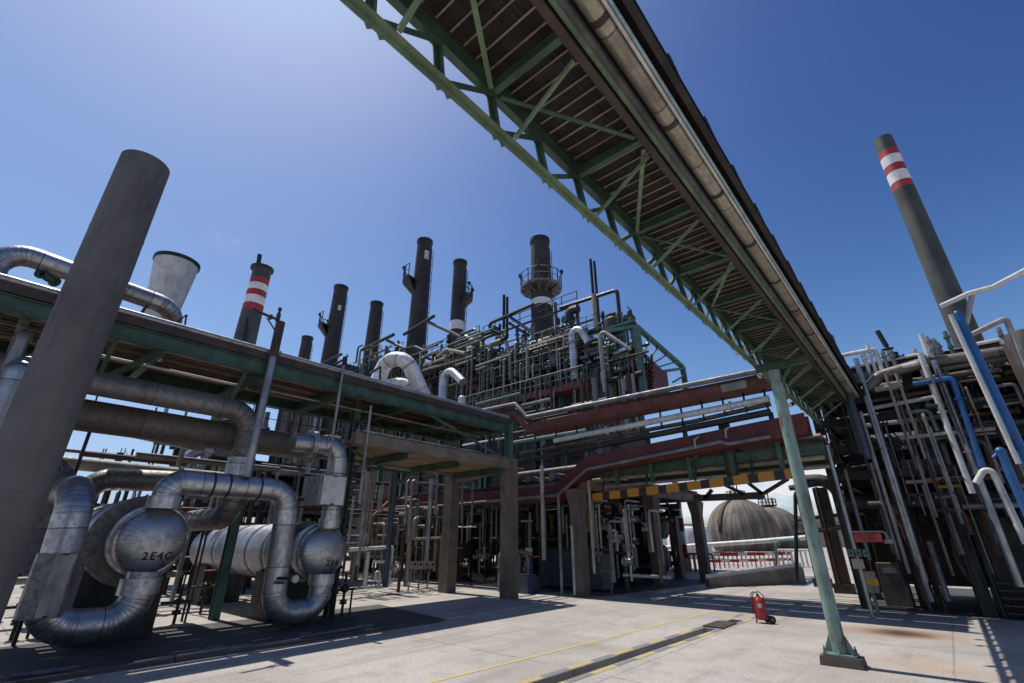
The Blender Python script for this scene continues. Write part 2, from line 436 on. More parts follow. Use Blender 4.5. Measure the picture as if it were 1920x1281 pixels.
def worn_mat(name, col, thr):
    m, nt, b = newmat(name)
    n = noise(nt, 14, 6, .7); n2 = noise(nt, 2.5, 3)
    f = ramp(nt, math_(nt, 'ADD', n, math_(nt, 'MULTIPLY', n2, .5)), thr, thr+.12)
    nt.links.new(mixc(nt, f, (.34, .315, .28), col), b.inputs['Base Color']); b.inputs['Roughness'].default_value = .8
    return m
M['line_yellow'] = worn_mat('worn_yellow_line', (.50, .38, .14), .58)
M['dash_yellow'] = worn_mat('worn_yellow_kerb', (.40, .31, .14), .52)
M['dash_dark'] = worn_mat('worn_dark_kerb', (.17, .172, .17), .5)
M['dash_pale'] = worn_mat('worn_kerb_paint', (.45, .36, .18), .7)
b = MB(); a0, a1 = at(760, 1291, z=.004), at(1352, 1142, z=.004); wv = V(.032, 0, 0)
a0 = a0+(a0-a1)*.3
b.add([a0-wv, a0+wv, a1+wv, a1-wv], [(0, 1, 2, 3)])
tag(b.build('road_marking', M['line_yellow'], origin=(0, 0, 0)), kind='structure')
# painted lips along the drain: yellow and dark in turn
for side in (0, 1):
    for k, mname in ((0, 'dash_yellow'), (1, 'dash_dark')):
        b = MB()
        for i in range(k, 24, 2):
            y0 = 3.0+i*.62; y1 = y0+.62
            def xs(y): return (-4.80+(y-3)*.0351) if side == 0 else (-4.53+(y-3)*.0351)
            o0, o1 = (-.125, -.015) if side == 0 else (.015, .125)
            b.add([(xs(y0)+o0, y0, .004), (xs(y0)+o1, y0, .004), (xs(y1)+o1, y1, .004), (xs(y1)+o0, y1, .004)], [(0, 1, 2, 3)])
        tag(b.build('drain_edge_marking', M[mname], origin=(0, 0, 0)), kind='structure')
b = MB(); b.box(-4.56, 11.6, .004, -4.12, 12.5, .03)
tag(b.build('cover_plate', M['brown']), 'flat brown steel plate covering the drain slot near the wheeled extinguisher', 'cover plate')
b = MB()
k0, k1 = at(60, 1278, z=.05), at(812, 1170, z=.05)
b.bar(V(-9.75, -3, .03), V(-9.62, 3, .03), .10, .06); b.bar(V(-9.60, 3.03, .03), V(-9.42, 8.3, .03), .10, .06)
tag(b.build('kerb', M['plinth']), kind='structure')
# oil-stained paving under the rack, its colour darkened further for the rack's shade
m, nt, bb = newmat('shaded_oily_paving'); n = noise(nt, 1.5, 6, .65); n2 = noise(nt, 20, 5, .7)
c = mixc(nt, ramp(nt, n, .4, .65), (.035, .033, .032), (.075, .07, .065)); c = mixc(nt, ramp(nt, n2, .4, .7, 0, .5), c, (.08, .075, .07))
nt.links.new(c, bb.inputs['Base Color']); bb.inputs['Roughness'].default_value = .75; M['oily_shaded'] = m
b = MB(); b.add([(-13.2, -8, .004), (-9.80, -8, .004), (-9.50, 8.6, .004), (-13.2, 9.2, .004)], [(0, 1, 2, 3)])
tag(b.build('paving', M['oily_shaded'], origin=(0, 0, 0)), kind='structure')
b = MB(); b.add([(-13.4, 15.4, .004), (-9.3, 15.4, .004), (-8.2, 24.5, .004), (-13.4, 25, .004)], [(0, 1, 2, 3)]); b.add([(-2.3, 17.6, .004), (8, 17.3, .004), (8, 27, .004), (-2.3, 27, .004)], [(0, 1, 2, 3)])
tag(b.build('paving', M['oily_shaded'], origin=(0, 0, 0)), kind='structure')

# hills far beyond
b = MB()
def ridge(dist, a0, a1, h, seed, n=90, base=-2):
    rnd = random.Random(seed); ph = [rnd.uniform(0, 6) for _ in range(6)]
    vs = []
    for i in range(n+1):
        a = a0+(a1-a0)*i/n; d = Vector((math.sin(a), math.cos(a), 0))
        hh = h*(.62+.2*math.sin(a*7+ph[0])+.12*math.sin(a*17+ph[1])+.07*math.sin(a*41+ph[2])+.04*math.sin(a*90+ph[3]))
        vs += [d*dist+V(0, 0, base), d*(dist*1.12)+V(0, 0, hh*.6), d*(dist*1.3)+V(0, 0, hh), d*(dist*1.7)+V(0, 0, base)]
    fs = []
    for i in range(n):
        for k in range(3): fs.append((i*4+k, i*4+4+k, i*4+5+k, i*4+1+k))
    b.add(vs, fs, True)
ridge(1700, R(-75), R(55), 52, 3); ridge(2600, R(-80), R(60), 105, 5)
m, nt, bb = newmat('hazy_wooded_hill'); n = noise(nt, .012, 6, .6); n2 = noise(nt, .06, 6, .7)
c = mixc(nt, ramp(nt, n, .4, .6), (.05, .075, .075), (.10, .12, .115)); c = mixc(nt, ramp(nt, n2, .5, .7, 0, .6), c, (.20, .20, .19))  # bluish tint paints distance haze into the hill colour
nt.links.new(c, bb.inputs['Base Color']); bb.inputs['Roughness'].default_value = .95
tag(b.build('hills', m, origin=(0, 0, 0)), kind='structure')

# ================================================================ elevated pipe bridge over the yard
YB0, YB1 = -1.0, 17.2
XL, ZL, XT, ZT, XR = -2.04, 5.0, -2.12, 5.58, -1.30
br = thing('pipe_bridge', (-1.6, 9.8, 5.0), 'long elevated bridge of green trusses and dark slatted deck crossing overhead to the pipe tangle', 'pipe bridge')
b = MB(); b.angle((XL, YB0, ZL), (XL, YB1, ZL), .072, .012, None, -1, 1); b.build('bottom_chord', M['green_light'], br)
b = MB(); b.ibeam((XT, YB0, ZT), (XT, YB1, ZT), .16, .075, .012); b.build('top_chord', M['green'], br)
b = MB(); b.ibeam((XR, YB0, ZT-.01), (XR, YB1, ZT-.01), .14, .07, .014); b.build('edge_beam', M['brown'], br)
nodes = [at(px, py, z=5.0).y for px, py in ((705, 20), (835, 142), (940, 240), (1030, 325), (1103, 393))]
y = nodes[-1]
while y < YB1-.8: y += .70; nodes.append(y)
for i, y in enumerate(nodes):
    b = MB(); b.angle((XL-.01, y, ZL+.035), (XT, y, ZT-.08), .06, .010, (0, 1, 0)); b.build('truss_post', M['green'], br)
    gx = XL-.03                                                      # gussets: pointed toes below the chord
    for yy in (y, y+.10):
        b = MB(); o = [(yy-.055, ZL+.05), (yy+.055, ZL+.05), (yy+.05, ZL-.02), (yy+.005, ZL-.075), (yy-.02, ZL-.03)]
        b.add([(gx, a, c) for a, c in o]+[(gx-.01, a, c) for a, c in o], [(0, 1, 2, 3, 4), (9, 8, 7, 6, 5)]+[(k, 5+k, 5+(k+1) % 5, (k+1) % 5) for k in range(5)])
        b.build('gusset', M['green_light'], br)
    if i+1 < len(nodes):
        y2 = nodes[i+1]
        b = MB()
        b.angle((XL-.01, y+.08, ZL+.04), (XT-.01, y2-.05, ZT-.085), .05, .010, (0, 0, 1)); b.build('truss_diagonal', M['green'], br)
    if i % 2 == 0:
        b = MB(); b.ibeam((XT+.04, y, ZT-.02), (XR-.04, y, ZT-.02), .11, .065, .010); b.build('cross_beam', M['green'], br)
        b = MB(); b.angle((XL+.04, y+.2, ZL+.04), (XR-.04, y+.2, ZT-.12), .045, .010); b.build('knee_brace', M['green_light'], br)
    if i % 4 == 0 and i+2 < len(nodes):
        y2 = nodes[i+2]
        b = MB(); b.bar((XR-.05, y+.1, ZT-.09), (XT+.06, y2-.06, ZT-.09), .045, .015); b.build('plan_brace', M['green_light'], br)
    if i % 4 == 2 and i+2 < len(nodes):
        y2 = nodes[i+2]
        b = MB(); b.bar((XT+.06, y+.06, ZT-.09), (XR-.05, y2-.1, ZT-.09), .04, .015); b.build('plan_brace', M['green'], br)
# deck of many thin slats on light cross angles
m = paint('deck_slats', (.03, .022, .019), .8, 0, .3, .5, scale=6); M['slats'] = m
b = MB(); nx = 46; rnd = random.Random(2)
for i in range(nx):
    x = XT+.05+(XR-.10-XT)*(i+.5)/nx
    z = ZT+.115+rnd.uniform(-.006, .006)
    b.box(x-.0068, YB0, z, x+.0068, YB1, z+.022)
b.add([(XT, YB0, ZT+.15), (XT, YB1, ZT+.15), (XR-.02, YB1, ZT+.15), (XR-.02, YB0, ZT+.15)], [(0, 1, 2, 3)])
b.build('deck_slats', m, br)
y = YB0+.1; k = 0
while y < YB1:
    b = MB(); b.bar((XT+.06, y, ZT+.10), (XR-.05, y, ZT+.10), .016, .014); b.build('deck_batten', M['cream'], br); y += .155; k += 1
# outer side: beam and slatted guard
XO = -.80
b = MB(); b.ibeam((XO-.03, YB0, 5.80), (XO-.03, YB1, 5.80), .11, .06, .010); b.build('edge_beam', M['dark'], br)
b = MB()
for k in range(9): b.bar((XO-.06-.012*k, YB0, 5.86+.07*k), (XO-.06-.012*k, YB1, 5.86+.07*k), .012, .05)
b.build('guard_slats', M['brown'], br)
b = MB(); b.bar((XO-.17, YB0, 6.52), (XO-.17, YB1, 6.52), .06, .06); b.build('handrail', M['dark'], br)
b = MB(); b.box(XR-.06, YB0, 5.905, XO-.02, YB1, 5.915); b.build('floor_plate', M['slats'], br)
b = MB()
for k in range(6): b.box(-.925+k*.016, YB0, 5.865, -.919+k*.016, YB1, 5.90)
b.build('floor_bars', M['brown'], br)
b = MB(); b.bar((XR+.062, YB0, 5.585), (XR+.062, YB1, 5.585), .03, .05); b.build('edge_strip', M['green_light'], br)
y = YB0+.4
while y < YB1:
    b = MB(); b.bar((XO-.035, y, 5.83), (XO-.13, y, 6.5), .05, .05); b.build('guard_post', M['dark'], br)
    b = MB(); b.bar((XR+.05, y+.15, 5.885), (XO-.15, y+.15, 5.885), .05, .03); b.build('outrigger', M['dark'], br)
    y += 1.05
def cyl_run(x, z, r, n=14): 
    return MB().tube([(x, YB0, z), (x, YB1, z)], r, n, 0)
def single(name, mb, mat, label, cat, group=None):
    return tag(mb.build(name, mat), label, cat, group)
b = MB(); b.bar((XR+.075, YB0, 5.68), (XR+.075, YB1, 5.68), .05, .02); b.bar((XR+.05, YB0, 5.74), (XR+.05, YB1, 5.74), .010, .1); b.bar((XR+.10, YB0, 5.74), (XR+.10, YB1, 5.74), .010, .1)
single('cable_tray', b, M['grey'], 'shallow grey cable tray running beside the slatted deck of the overhead bridge', 'cable tray')
single('steel_pipe', cyl_run(XR+.125, 5.85, .02, 10), M['dark'], 'dark narrow pipe between cable tray and beige pipe under the overhead bridge', 'pipe')
t = thing('insulated_pipe', (-1.0, 9, 5.7), 'thick beige jacketed pipe hung along the overhead bridge in rusty clamps', 'pipe')
pl = cladding('beige_jacket', (.40, .36, .30), .42, 1.0, .5, .55); M['beige'] = pl
cyl_run(-1.075, 5.79, .092, 20).build('pipe_run', pl, t)
y = YB0+.55
while y < YB1:
    b = MB(); b.lathe([(-.03, .095), (-.03, .105), (.03, .105), (.03, .095)], (-1.075, y, 5.79), (0, 1, 0), 16); b.build('pipe_clamp', M['brown'], t); y += 1.4
single('conduit', cyl_run(-.845, 5.86, .012, 8), M['palegrey'], 'thin pale conduit nearest the guard slats under the overhead bridge', 'conduit')
single('conduit', cyl_run(-.972, 5.73, .016, 8), M['white'], 'thin bright conduit, lower of two beside the beige pipe on the overhead bridge', 'conduit')
single('conduit', cyl_run(-.945, 5.77, .020, 8), M['pale_blue'], 'thin pale blue conduit next to the bright one on the overhead bridge', 'conduit')
for k, (dx, dz, mt, lb) in enumerate(((.16, 6.02, 'palegrey', 'pale pipe lying above the beige pipe inside the overhead bridge guard'), (.30, 6.12, 'dark', 'dark pipe stacked highest inside the overhead bridge guard'))):
    single('steel_pipe', cyl_run(XR+dx, dz, .06), M[mt], lb, 'pipe')

# slender post carrying the bridge
px_, py_ = -1.70, 9.62
t = thing('support_post', (px_, py_, 0), 'slender pale green round post with gusseted foot carrying the overhead bridge', 'post')
b = MB(); b.lathe([(.16, .100), (4.74, .100)], (px_, py_, 0), n=40); b.build('shaft', M['green_teal'], t)
b = MB()
b.ibeam((XL+.04, py_, 4.83), (XR+.20, py_, 4.83), .13, .12, .012)
b.bar((px_-.28, py_, 4.74), (px_, py_, 4.36), .02, .12, (0, 1, 0)); b.bar((px_+.28, py_, 4.74), (px_, py_, 4.36), .02, .12, (0, 1, 0))
b.build('post_head', M['green'], t)
b = MB()
for dx, dy in ((1, 0), (-1, 0), (0, 1), (0, -1)):
    p = V(px_, py_, 0); d = V(dx, dy, 0); s = V(-dy, dx, 0)*.008
    e = .21 if dx else .14
    q = [p+d*.097+V(0, 0, .165), p+d*e+V(0, 0, .165), p+d*(e-.02)+V(0, 0, .21), p+d*.097+V(0, 0, .42)]
    b = MB(); b.hexa([q[0]-s, q[1]-s, q[1]+s, q[0]+s, q[3]-s, q[2]-s, q[2]+s, q[3]+s]); b.build('gusset', M['green_teal'], t)
b = MB(); b.box(px_-.22, py_-.15, .135, px_+.22, py_+.15, .160); b.build('base_plate', M['green_teal'], t)
for dx in (-.185, .185):
    for dy in (-.115, .115):
        b = MB(); b.lathe([(0, .022), (.05, .022), (.05, .012), (.09, .012), (.09, 0)], (px_+dx, py_+dy, .160), n=6, smooth=False); b.build('anchor_bolt', M['grey'], t)
b = MB()
c = [(-.275, -.19, 0), (.28, -.18, 0), (.285, .2, 0), (-.275, .2, 0), (-.26, -.175, .125), (.265, -.17, .132), (.27, .18, .128), (-.255, .185, .134)]
b.hexa([(px_+x, py_+y, z) for x, y, z in c]); b.build('plinth', M['plinth'], t)
# ================================================================ shared makers
def pipe(label, pts, r, mat, name='steel_pipe', cat='pipe', bend=None, flg=(), n=12, group=None, supports=(), ks=12.0, caps=True, fmat=None):
    """one pipe run = one thing; flg: (segment, fraction) places of flanged joints"""
    pts = [Vector(p) for p in pts]
    mm = M[mat] if isinstance(mat, str) else mat
    b = MB().tube(pts, r, n, bend, caps, ks=ks)
    if not flg: return tag(b.build(name, mm), label, cat, group)
    lo = min(pts, key=lambda p: p.z)
    t = thing(name, lo, label, cat, group)
    b.build('pipe_run', mm, t)
    for sg, fr in flg:
        p = pts[sg].lerp(pts[sg+1], fr); d = (pts[sg+1]-pts[sg]).normalized()
        f = MB(); f.disc(p-d*r*.14, d, r*1.55, r*.2, 16); f.disc(p+d*r*.14, d, r*1.55, r*.2, 16)
        f.build('flange', M[fmat] if fmat else mm, t)
    return t

def pipes(label, group, name, mat, runs, n=8, cat='pipe'):
    """alike runs of one tangle: every run its own object, one shared label"""
    for pts, r in runs:
        pipe(label, pts, r, random.choice(mat) if isinstance(mat, (list, tuple)) else mat, name, cat, None, (), n, group)

def valve(loc, r, mat, label, name='valve', group=None, ax=(0, 0, 1), body='dark'):
    p = Vector(loc); ax = Vector(ax).normalized(); t = thing(name, p, label, 'valve', group)
    side = ax.orthogonal().normalized()
    b = MB(); b.lathe([(-r*1.5, r*.9), (-r*1.1, r*.9), (-r*1.1, r*.5), (-r*.3, r*.7), (r*.3, r*.7), (r*1.1, r*.5), (r*1.1, r*.9), (r*1.5, r*.9)], p, ax.cross(side), 12)
    b.lathe([(0, r*.5), (r*1.4, r*.4), (r*1.4, r*.18), (r*2.6, r*.18)], p, ax, 10); b.build('valve_body', M[body], t)
    b = MB(); c = p+ax*r*2.5; b.torus(c, ax, r*1.1, r*.14, 14, 5)
    a2 = ax.cross(side)
    for d in (side, a2): b.bar(c-d*r*1.1, c+d*r*1.1, r*.16)
    b.build('handwheel', M[mat], t)
    return t

# ================================================================ long pipe rack
XF, XBK = -11.2, -14.0
RY0, RY1 = -5.0, 12.72
rk = thing('pipe_rack', (-12.6, 6, 0), 'long two-level rack of green girders and tan beams carrying pipes over the silver exchangers', 'pipe rack')
def col_conc(parent, x, y, z1, w=.44, z0=0):
    b = MB(); b.box(x-w/2, y-w/2, z0, x+w/2, y+w/2, z1)
    b.add([], []); return b.build('column', M['column'], parent)
for (x, y) in ((XF-.1, 12.85), (-14.2, 12.75)): col_conc(rk, x, y, 4.06 if x < -13 else 4.45)
b = MB(); b.ibeam((XF-.02, 12.72, 4.45), (XF-.02, 12.72, 5.66), .26, .2, .018, (1, 0, 0)); b.build('post', M['green_frame'], rk)
for (x, y, z1) in ((-12.1, 6.98, 5.4), (-13.75, 4.95, 5.5), (-13.9, .9, 5.5), (XF-.02, -1.8, 5.5)):
    b = MB(); b.ibeam((x, y, 0), (x, y, z1), .20, .2, .016, (1, 0, 0)); b.build('post', M['green_frame' if y < 6 else 'green'], rk)
for x, nm in ((XF, 'girder'), (XBK, 'girder')):
    b = MB(); b.ibeam((x, RY0, 5.50), (x, RY1-.14, 5.50), .30, .16, .02); b.build(nm, M['green'], rk)
b = MB(); b.bar((XF+.02, RY0, 5.76), (XF+.02, RY1-.1, 5.76), .14, .17); b.build('edge_channel', M['brown'], rk)
b = MB(); b.bar((XF-.02, 6.5, 4.24), (XF-.02, 12.60, 4.24), .24, .30); b.build('tan_beam', M['beam'], rk)
b = MB(); b.bar((XBK, -5, 4.20), (XBK, 12.5, 4.20), .22, .26); b.build('tan_beam', M['beam'], rk)
b = MB(); b.bar((XF-.3, 12.86, 4.22), (XBK+.1, 12.78, 3.98), .3, .34); b.build('tan_beam', M['beam'], rk)
y = -4.2; k = 0
while y < 12.4:
    b = MB(); b.ibeam((XF-.09, y, 5.42), (XBK+.09, y, 5.42), .24, .14, .016); b.build('cross_beam', M['green'], rk)
    if y > 6.6:
        b = MB(); b.ibeam((XF-.15, y+.3, 4.02), (XBK+.12, y+.3, 4.02), .20, .13, .016); b.build('cross_beam', M['green'], rk)
    y += 2.05; k += 1
for (a, c) in (((XF-.05, 8.9, 5.36), (XF-.05, 12.3, 4.46)), ((XF-.2, 6.5, 5.32), (XBK+.2, 9.0, 5.32)), ((XF-.2, 12.5, 5.32), (XBK+.2, 9.2, 5.32)), ((XF-.2, 6.6, 3.93), (XBK+.3, 9.2, 3.93))):
    b = MB(); b.angle(a, c, .10, .014); b.build('brace', M['green'], rk)
for y in (-2.2, 1.9, 4.0, 6.05):   # sloping knees under the girder
    b = MB(); b.bar((XF-.08, y, 5.30), (XF-1.5, y-.5, 4.95), .09, .10); b.build('knee', M['green'], rk)
for y in (1.18, 3.6):
    b = MB(); b.bar((XF-.1, y, 5.4), (-11.9, y, 4.7), .07, .07); b.build('hanger', M['green'], rk)
# plank decking of the lower level
b = MB(); rnd = random.Random(5)
for i in range(15):
    x0 = XF-.2-i*.185
    b.box(x0-.17, 6.7+rnd.uniform(0, .1), 4.14+rnd.uniform(-.01, .01), x0, 12.55, 4.18)
m = paint('tan_planks', (.25, .165, .10), .75, 0, .4, .35); M['tan'] = m
b.build('plank_deck', m, rk)

# runs on the rack's upper level
tp = [('rust', .07), ('brown', .09), ('alu_old', .085), ('rust', .06), ('cream', .05), ('brown', .11), ('rust', .09), ('alu_old', .10), ('brown', .07), ('rust', .085), ('brown', .10), ('rust', .07), ('alu_old', .11), ('brown', .09), ('rust', .06), ('brown', .12)]
x = XF-.11
for i, (mt, r) in enumerate(tp):
    x -= r
    pipe('brown pipe of the close rows lying along the upper level of the long green rack', [(x, RY0, 5.57+r), (x, 12.3, 5.57+r)], r, mt, group='pipes along the upper rack', n=10)
    x -= r+(.06 if i % 4 == 1 else .010)
pipe('bright silver pipe along the top edge of the long green rack', [(XF+.04, RY0, 5.915), (XF+.04, 12.66, 5.905)], .065, 'silver', n=14, flg=((0, .52), (0, .72)))
pipe('thin bright conduit under the roof pipes of the long rack', [(-12.2, .2, 5.24), (-12.2, 4.0, 5.24)], .03, 'white', 'conduit', 'conduit')
pipe('bright conduit continuing beside the grey pole under the rack roof', [(-12.0, 4.4, 5.22), (-12.0, 12.0, 5.22)], .03, 'palegrey', 'conduit', 'conduit')
for i, (x, r, mt) in enumerate(((-11.75, .05, 'alu_old'), (-12.1, .07, 'cream'), (-12.6, .06, 'rust'), (-13.2, .09, 'brown'))):
    pipe('pipe lying on the tan lower deck of the long rack', [(x, 6.7, 4.20+r), (x, 14.2, 4.20+r)], r, mt, group='pipes on the lower rack deck', n=10)
# blue-grey line on top of the tan beam with studs
pipe('blue-grey line lying on the tan beam of the long rack', [(XF+.02, 6.55, 4.435), (XF+.02, 12.55, 4.435)], .042, 'grey', flg=((0, .12), (0, .35), (0, .55), (0, .75), (0, .9)))

# big lines under the left half of the rack
E0 = at(470, 775, x=-12.0)
pipe('thick dull pipe under the long rack turning down beside the grey pole', [(-12.0, -5, 4.66), (-12.0, 4.17, 4.60), (-12.0, 4.17, 2.2), (-14.5, 4.17, 2.2)], .245, 'alu_dull', 'insulated_pipe', bend=.52, n=24, ks=8)
b = MB(); b.lathe([(2.95, .25), (3.0, .29), (3.5, .29), (3.55, .25)], (-12.0, 4.17, 0), n=24)
single('pipe_sleeve', b, M['alu'], 'wide dull sleeve around the foot of the thick down-turned pipe', 'sleeve')
pipe('thickest weathered pipe slung below the long rack ahead of a bright elbow', [(-12.65, -5, 4.12), (-12.65, 6.3, 4.06)], .32, 'alu_old', 'insulated_pipe', n=24, flg=((0, .82),))
pipe('slim blue-grey pipe hung on straps under the thickest rack pipe', [(-14.4, -4, 4.8), (-14.4, 4.0, 3.98)], .10, 'silver', n=12)
for y in (1.55, 2.75, 3.55):
    z = 4.8-(y+4)*.1025
    b = MB(); b.bar((-14.4, y, z+.1), (-14.4, y-.02, z+.75), .03, .05); single('pipe_hanger', b, M['dark'], 'dark strap holding the slim blue-grey pipe below the rack', 'hanger', 'pipe hangers below the rack')
pipe('straight cream pipe crossing behind the ribbed exchangers', [(-17, -3, 3.66), (-17, 5.5, 3.58)], .17, 'cream', n=16)
p0 = at(175, 790, x=-13.2); p1 = at(150, 870, x=-13.2)
b = MB(); b.bar((-13.2, p0.y, 4.5), (-13.2, p1.y-.02, 0), .06, .06); single('slim_post', b, M['dark'], 'slim dark post leaning in view under the thickest rack pipe', 'post')

# arched pipe over the rack
A = [at(-45, 690, x=-11.9), at(-8, 458, x=-11.9), at(332, 580, x=-11.9)]
pipe('fat arched silver pipe looping over the top of the long rack', [A[0], A[1], A[2], A[2]+V(-.75, .05, -.55), A[2]+V(-.9, .05, -1.0)], .20, 'alu_fine', 'insulated_pipe', bend=.42, n=24, ks=6)
# inverted cone vent
c = at(322, 490, x=-16.0); c2 = at(303, 600, x=-16.0)
t = thing('cone_vent', (c2.x, (c.y+c2.y)/2, c2.z-.4), 'pale cone-shaped vent with a dark rim standing above the long rack', 'vent')
cc = V(-16, 2.42, 0)
b = MB(); b.lathe([(7.2, .36), (c.z-.05, .58)], cc, n=36); b.build('cone', M['white'], t)
b = MB(); b.lathe([(c.z-.05, .58), (c.z-.05, .615), (c.z+.06, .615), (c.z+.06, .56), (c.z-.4, .5)], cc, n=36); b.build('rim', M['black'], t)
# little props near the vent
pipe('bent black hose between the arched pipe and the rack edge', [at(275, 572, x=-11.5), at(262, 592, x=-11.4), at(215, 606, x=-11.3)], .03, 'black', 'hose', 'hose', bend=.08)
b = MB(); q0, q1, q2 = at(328, 606, x=-11.3), at(350, 590, x=-11.3), at(346, 612, x=-11.3); b.bar(q0, q1, .03); b.bar(q1, q2, .03)
single('bracket', b, M['dark'], 'small dark angled bracket on top of the rack beside the cone vent', 'bracket')
valve(at(90, 520, x=-12.0), .12, 'white', 'small valve under the arch of the fat silver pipe', body='green_frame')

# grey pole with rusty head in front of the rack
q = at(499, 728, x=-11.02); PX_, PY_ = -11.02, q.y
t = thing('vent_pole', (PX_, PY_, 2.99), 'tall grey pole with a rusty valve head rising past the rack toward the striped chimney', 'pole')
b = MB(); b.lathe([(2.99, .085), (5.75, .085)], (PX_, PY_, 0), n=18); b.build('shaft', M['silver'], t)
b = MB(); b.lathe([(5.75, .086), (5.75, .105), (6.67, .105), (6.67, .05)], (PX_, PY_, 0), n=18); b.build('sleeve', M['brown'], t)
b = MB(); b.lathe([(6.67, .05), (6.87, .05), (6.87, .03), (6.97, .03), (6.97, .045), (7.03, .045), (7.03, 0)], (PX_, PY_-.08, 0), n=12)
b.tube([(PX_, PY_-.05, 6.72), (PX_, PY_-.25, 6.72), (PX_, PY_-.5, 6.75), (PX_, PY_-.7, 6.81)], .035, 10, .03); b.disc((PX_, PY_-.25, 6.72), (0, 1, 0), .07, .05, 12)
b.bar((PX_, PY_-.07, 6.4), (PX_, PY_-.33, 6.67), .025); b.build('valve_head', M['rust'], t)
# thin riser and cable mast by the mid post
pp = at(648, 660, x=-11.05); 
t = thing('thin_riser', (-11.05, pp.y, 3.1), 'thin pale riser with a dark tip standing by the rack post and silver exchanger', 'riser')
b = MB(); b.tube([(-11.05, pp.y, 3.1), (-11.05, pp.y, 6.05)], .035, 10); b.build('shaft', M['palegrey'], t)
b = MB(); b.tube([(-11.05, pp.y, 6.05), (-11.05, pp.y, 6.3)], .05, 10); b.build('tip', M['dark'], t)
pipe('pale riser ending below the girder beside the rack post', [(-11.05, 6.80, 2.6), (-11.05, 6.80, 5.15)], .035, 'palegrey', 'thin_riser', 'riser')
b = MB()
for k in range(22): b.disc((-11.95, 7.0+(.03 if k % 3 else -.03), .35+k*.19), (0, 0, 1), .05 if k % 2 else .075, .07, 10)
b.tube([(-11.95, 7.0, 0), (-11.95, 7.0, 4.9)], .04, 8)
single('cable_riser', b, M['dark'], 'knotted dark cable riser strapped to the rack post by the exchanger head', 'cable riser')

# ================================================================ two heat exchangers
ALU = M['alu']
hm = cladding('dished_head_jacket', (.44, .44, .46), .38, 9, .25, vs=36); M['headclad'] = hm
def dome(r, dpt, y, z, x0, n=40):
    prof = [(-.16, r)]
    for i in range(11):
        a = i/10*math.pi/2; prof.append((math.sin(a)*dpt, r*math.cos(a)))
    return MB().lathe(prof, (x0, y, z), (1, 0, 0), n)
def text_on_dome(txt, y, z, r, dpt, x0, size, dy, dz, parent):
    cu = bpy.data.curves.new('lettering', 'FONT'); cu.body = txt; cu.size = size; cu.align_x = 'CENTER'; cu.extrude = 0; cu.space_character = 1.35; cu.offset = .006
    ob = bpy.data.objects.new('tmp_text', cu); COL.objects.link(ob)
    dg = bpy.context.evaluated_depsgraph_get(); me0 = bpy.data.meshes.new_from_object(ob.evaluated_get(dg))
    bm = bmesh.new(); bm.from_mesh(me0); bmesh.ops.triangulate(bm, faces=bm.faces)
    bmesh.ops.subdivide_edges(bm, edges=[e for e in bm.edges if e.calc_length() > .05], cuts=1)
    bm.verts.ensure_lookup_table()
    vs = []
    for v in bm.verts:
        yy, zz = v.co.x*1.0+dy, v.co.y+dz
        q = min(.98, math.hypot(yy, zz)/r)
        vs.append((x0+dpt*math.sqrt(1-q*q)+.006, y+yy, z+zz))
    bm.verts.index_update(); fs = [[v.index for v in f.verts] for f in bm.faces]; bm.free()
    bpy.data.objects.remove(ob); bpy.data.curves.remove(cu); bpy.data.meshes.remove(me0)
    return MB().add(vs, fs).build('lettering', M['black'], parent)
def exchanger(y, z, rh, rs, xs, xe, label, txt, dy, dz):
    t = thing('heat_exchanger', (xs-3, y, 0), label, 'heat exchanger')
    hd = dome(rh, rh*.52, y, z, xs); h = hd.build('dished_head', hm, t)
    text_on_dome(txt, y, z, rh, rh*.52, xs, .175, dy, dz, h)
    b = MB(); b.lathe([(-.32, rh), (-.32, rh+.05), (-.17, rh+.05), (-.17, rh)], (xs, y, z), (1, 0, 0), 40); b.build('girth_flange', ALU, t)
    b = MB(); b.lathe([(-.86, rh*.96), (-.33, rh*.96)], (xs, y, z), (1, 0, 0), 40); b.build('channel', M['alu_dull'], t)  # duller jacket on channel and rear flange stands for shade there
    b = MB(); b.lathe([(-.98, rs), (-.98, rs+.04), (-.86, rs+.04), (-.86, rh*.9)], (xs, y, z), (1, 0, 0), 40); b.build('girth_flange', M['alu_dull'], t)
    b = MB(); L_ = xs-xe
    b.lathe([(-L_-.3, 0), (-L_-.22, rs*.6), (-L_, rs), (-.98, rs)], (xs, y, z), (1, 0, 0), 40); b.build('shell', M['alu'], t)
    for q in (1.9, 2.9, 4.1, 5.3):
        if q < L_:
            b = MB(); b.lathe([(-q-.05, rs), (-q-.05, rs+.018), (-q+.05, rs+.018), (-q+.05, rs)], (xs, y, z), (1, 0, 0), 40); b.build('band', M['silver'], t)
    for q in (1.6, L_-1.0):
        b = MB(); b.box(xs-q-.55, y-rs*.85, 0, xs-q+.55, y+rs*.85, z-rs*.72); b.build('saddle', M['dark'], t)
    return t
e1 = exchanger(2.70, 1.75, .58, .80, -11.35, -16.6, 'silver jacketed exchanger coded 2E4C on its domed end, beside the boxed pipe', '2E4C', .10, -.33)
e2 = exchanger(6.18, 1.50, .57, .66, -11.35, -18.6, 'silver jacketed exchanger coded 2E4 on its domed end, beside the white gauge', '2E4', .14, -.30)
XE = -11.22
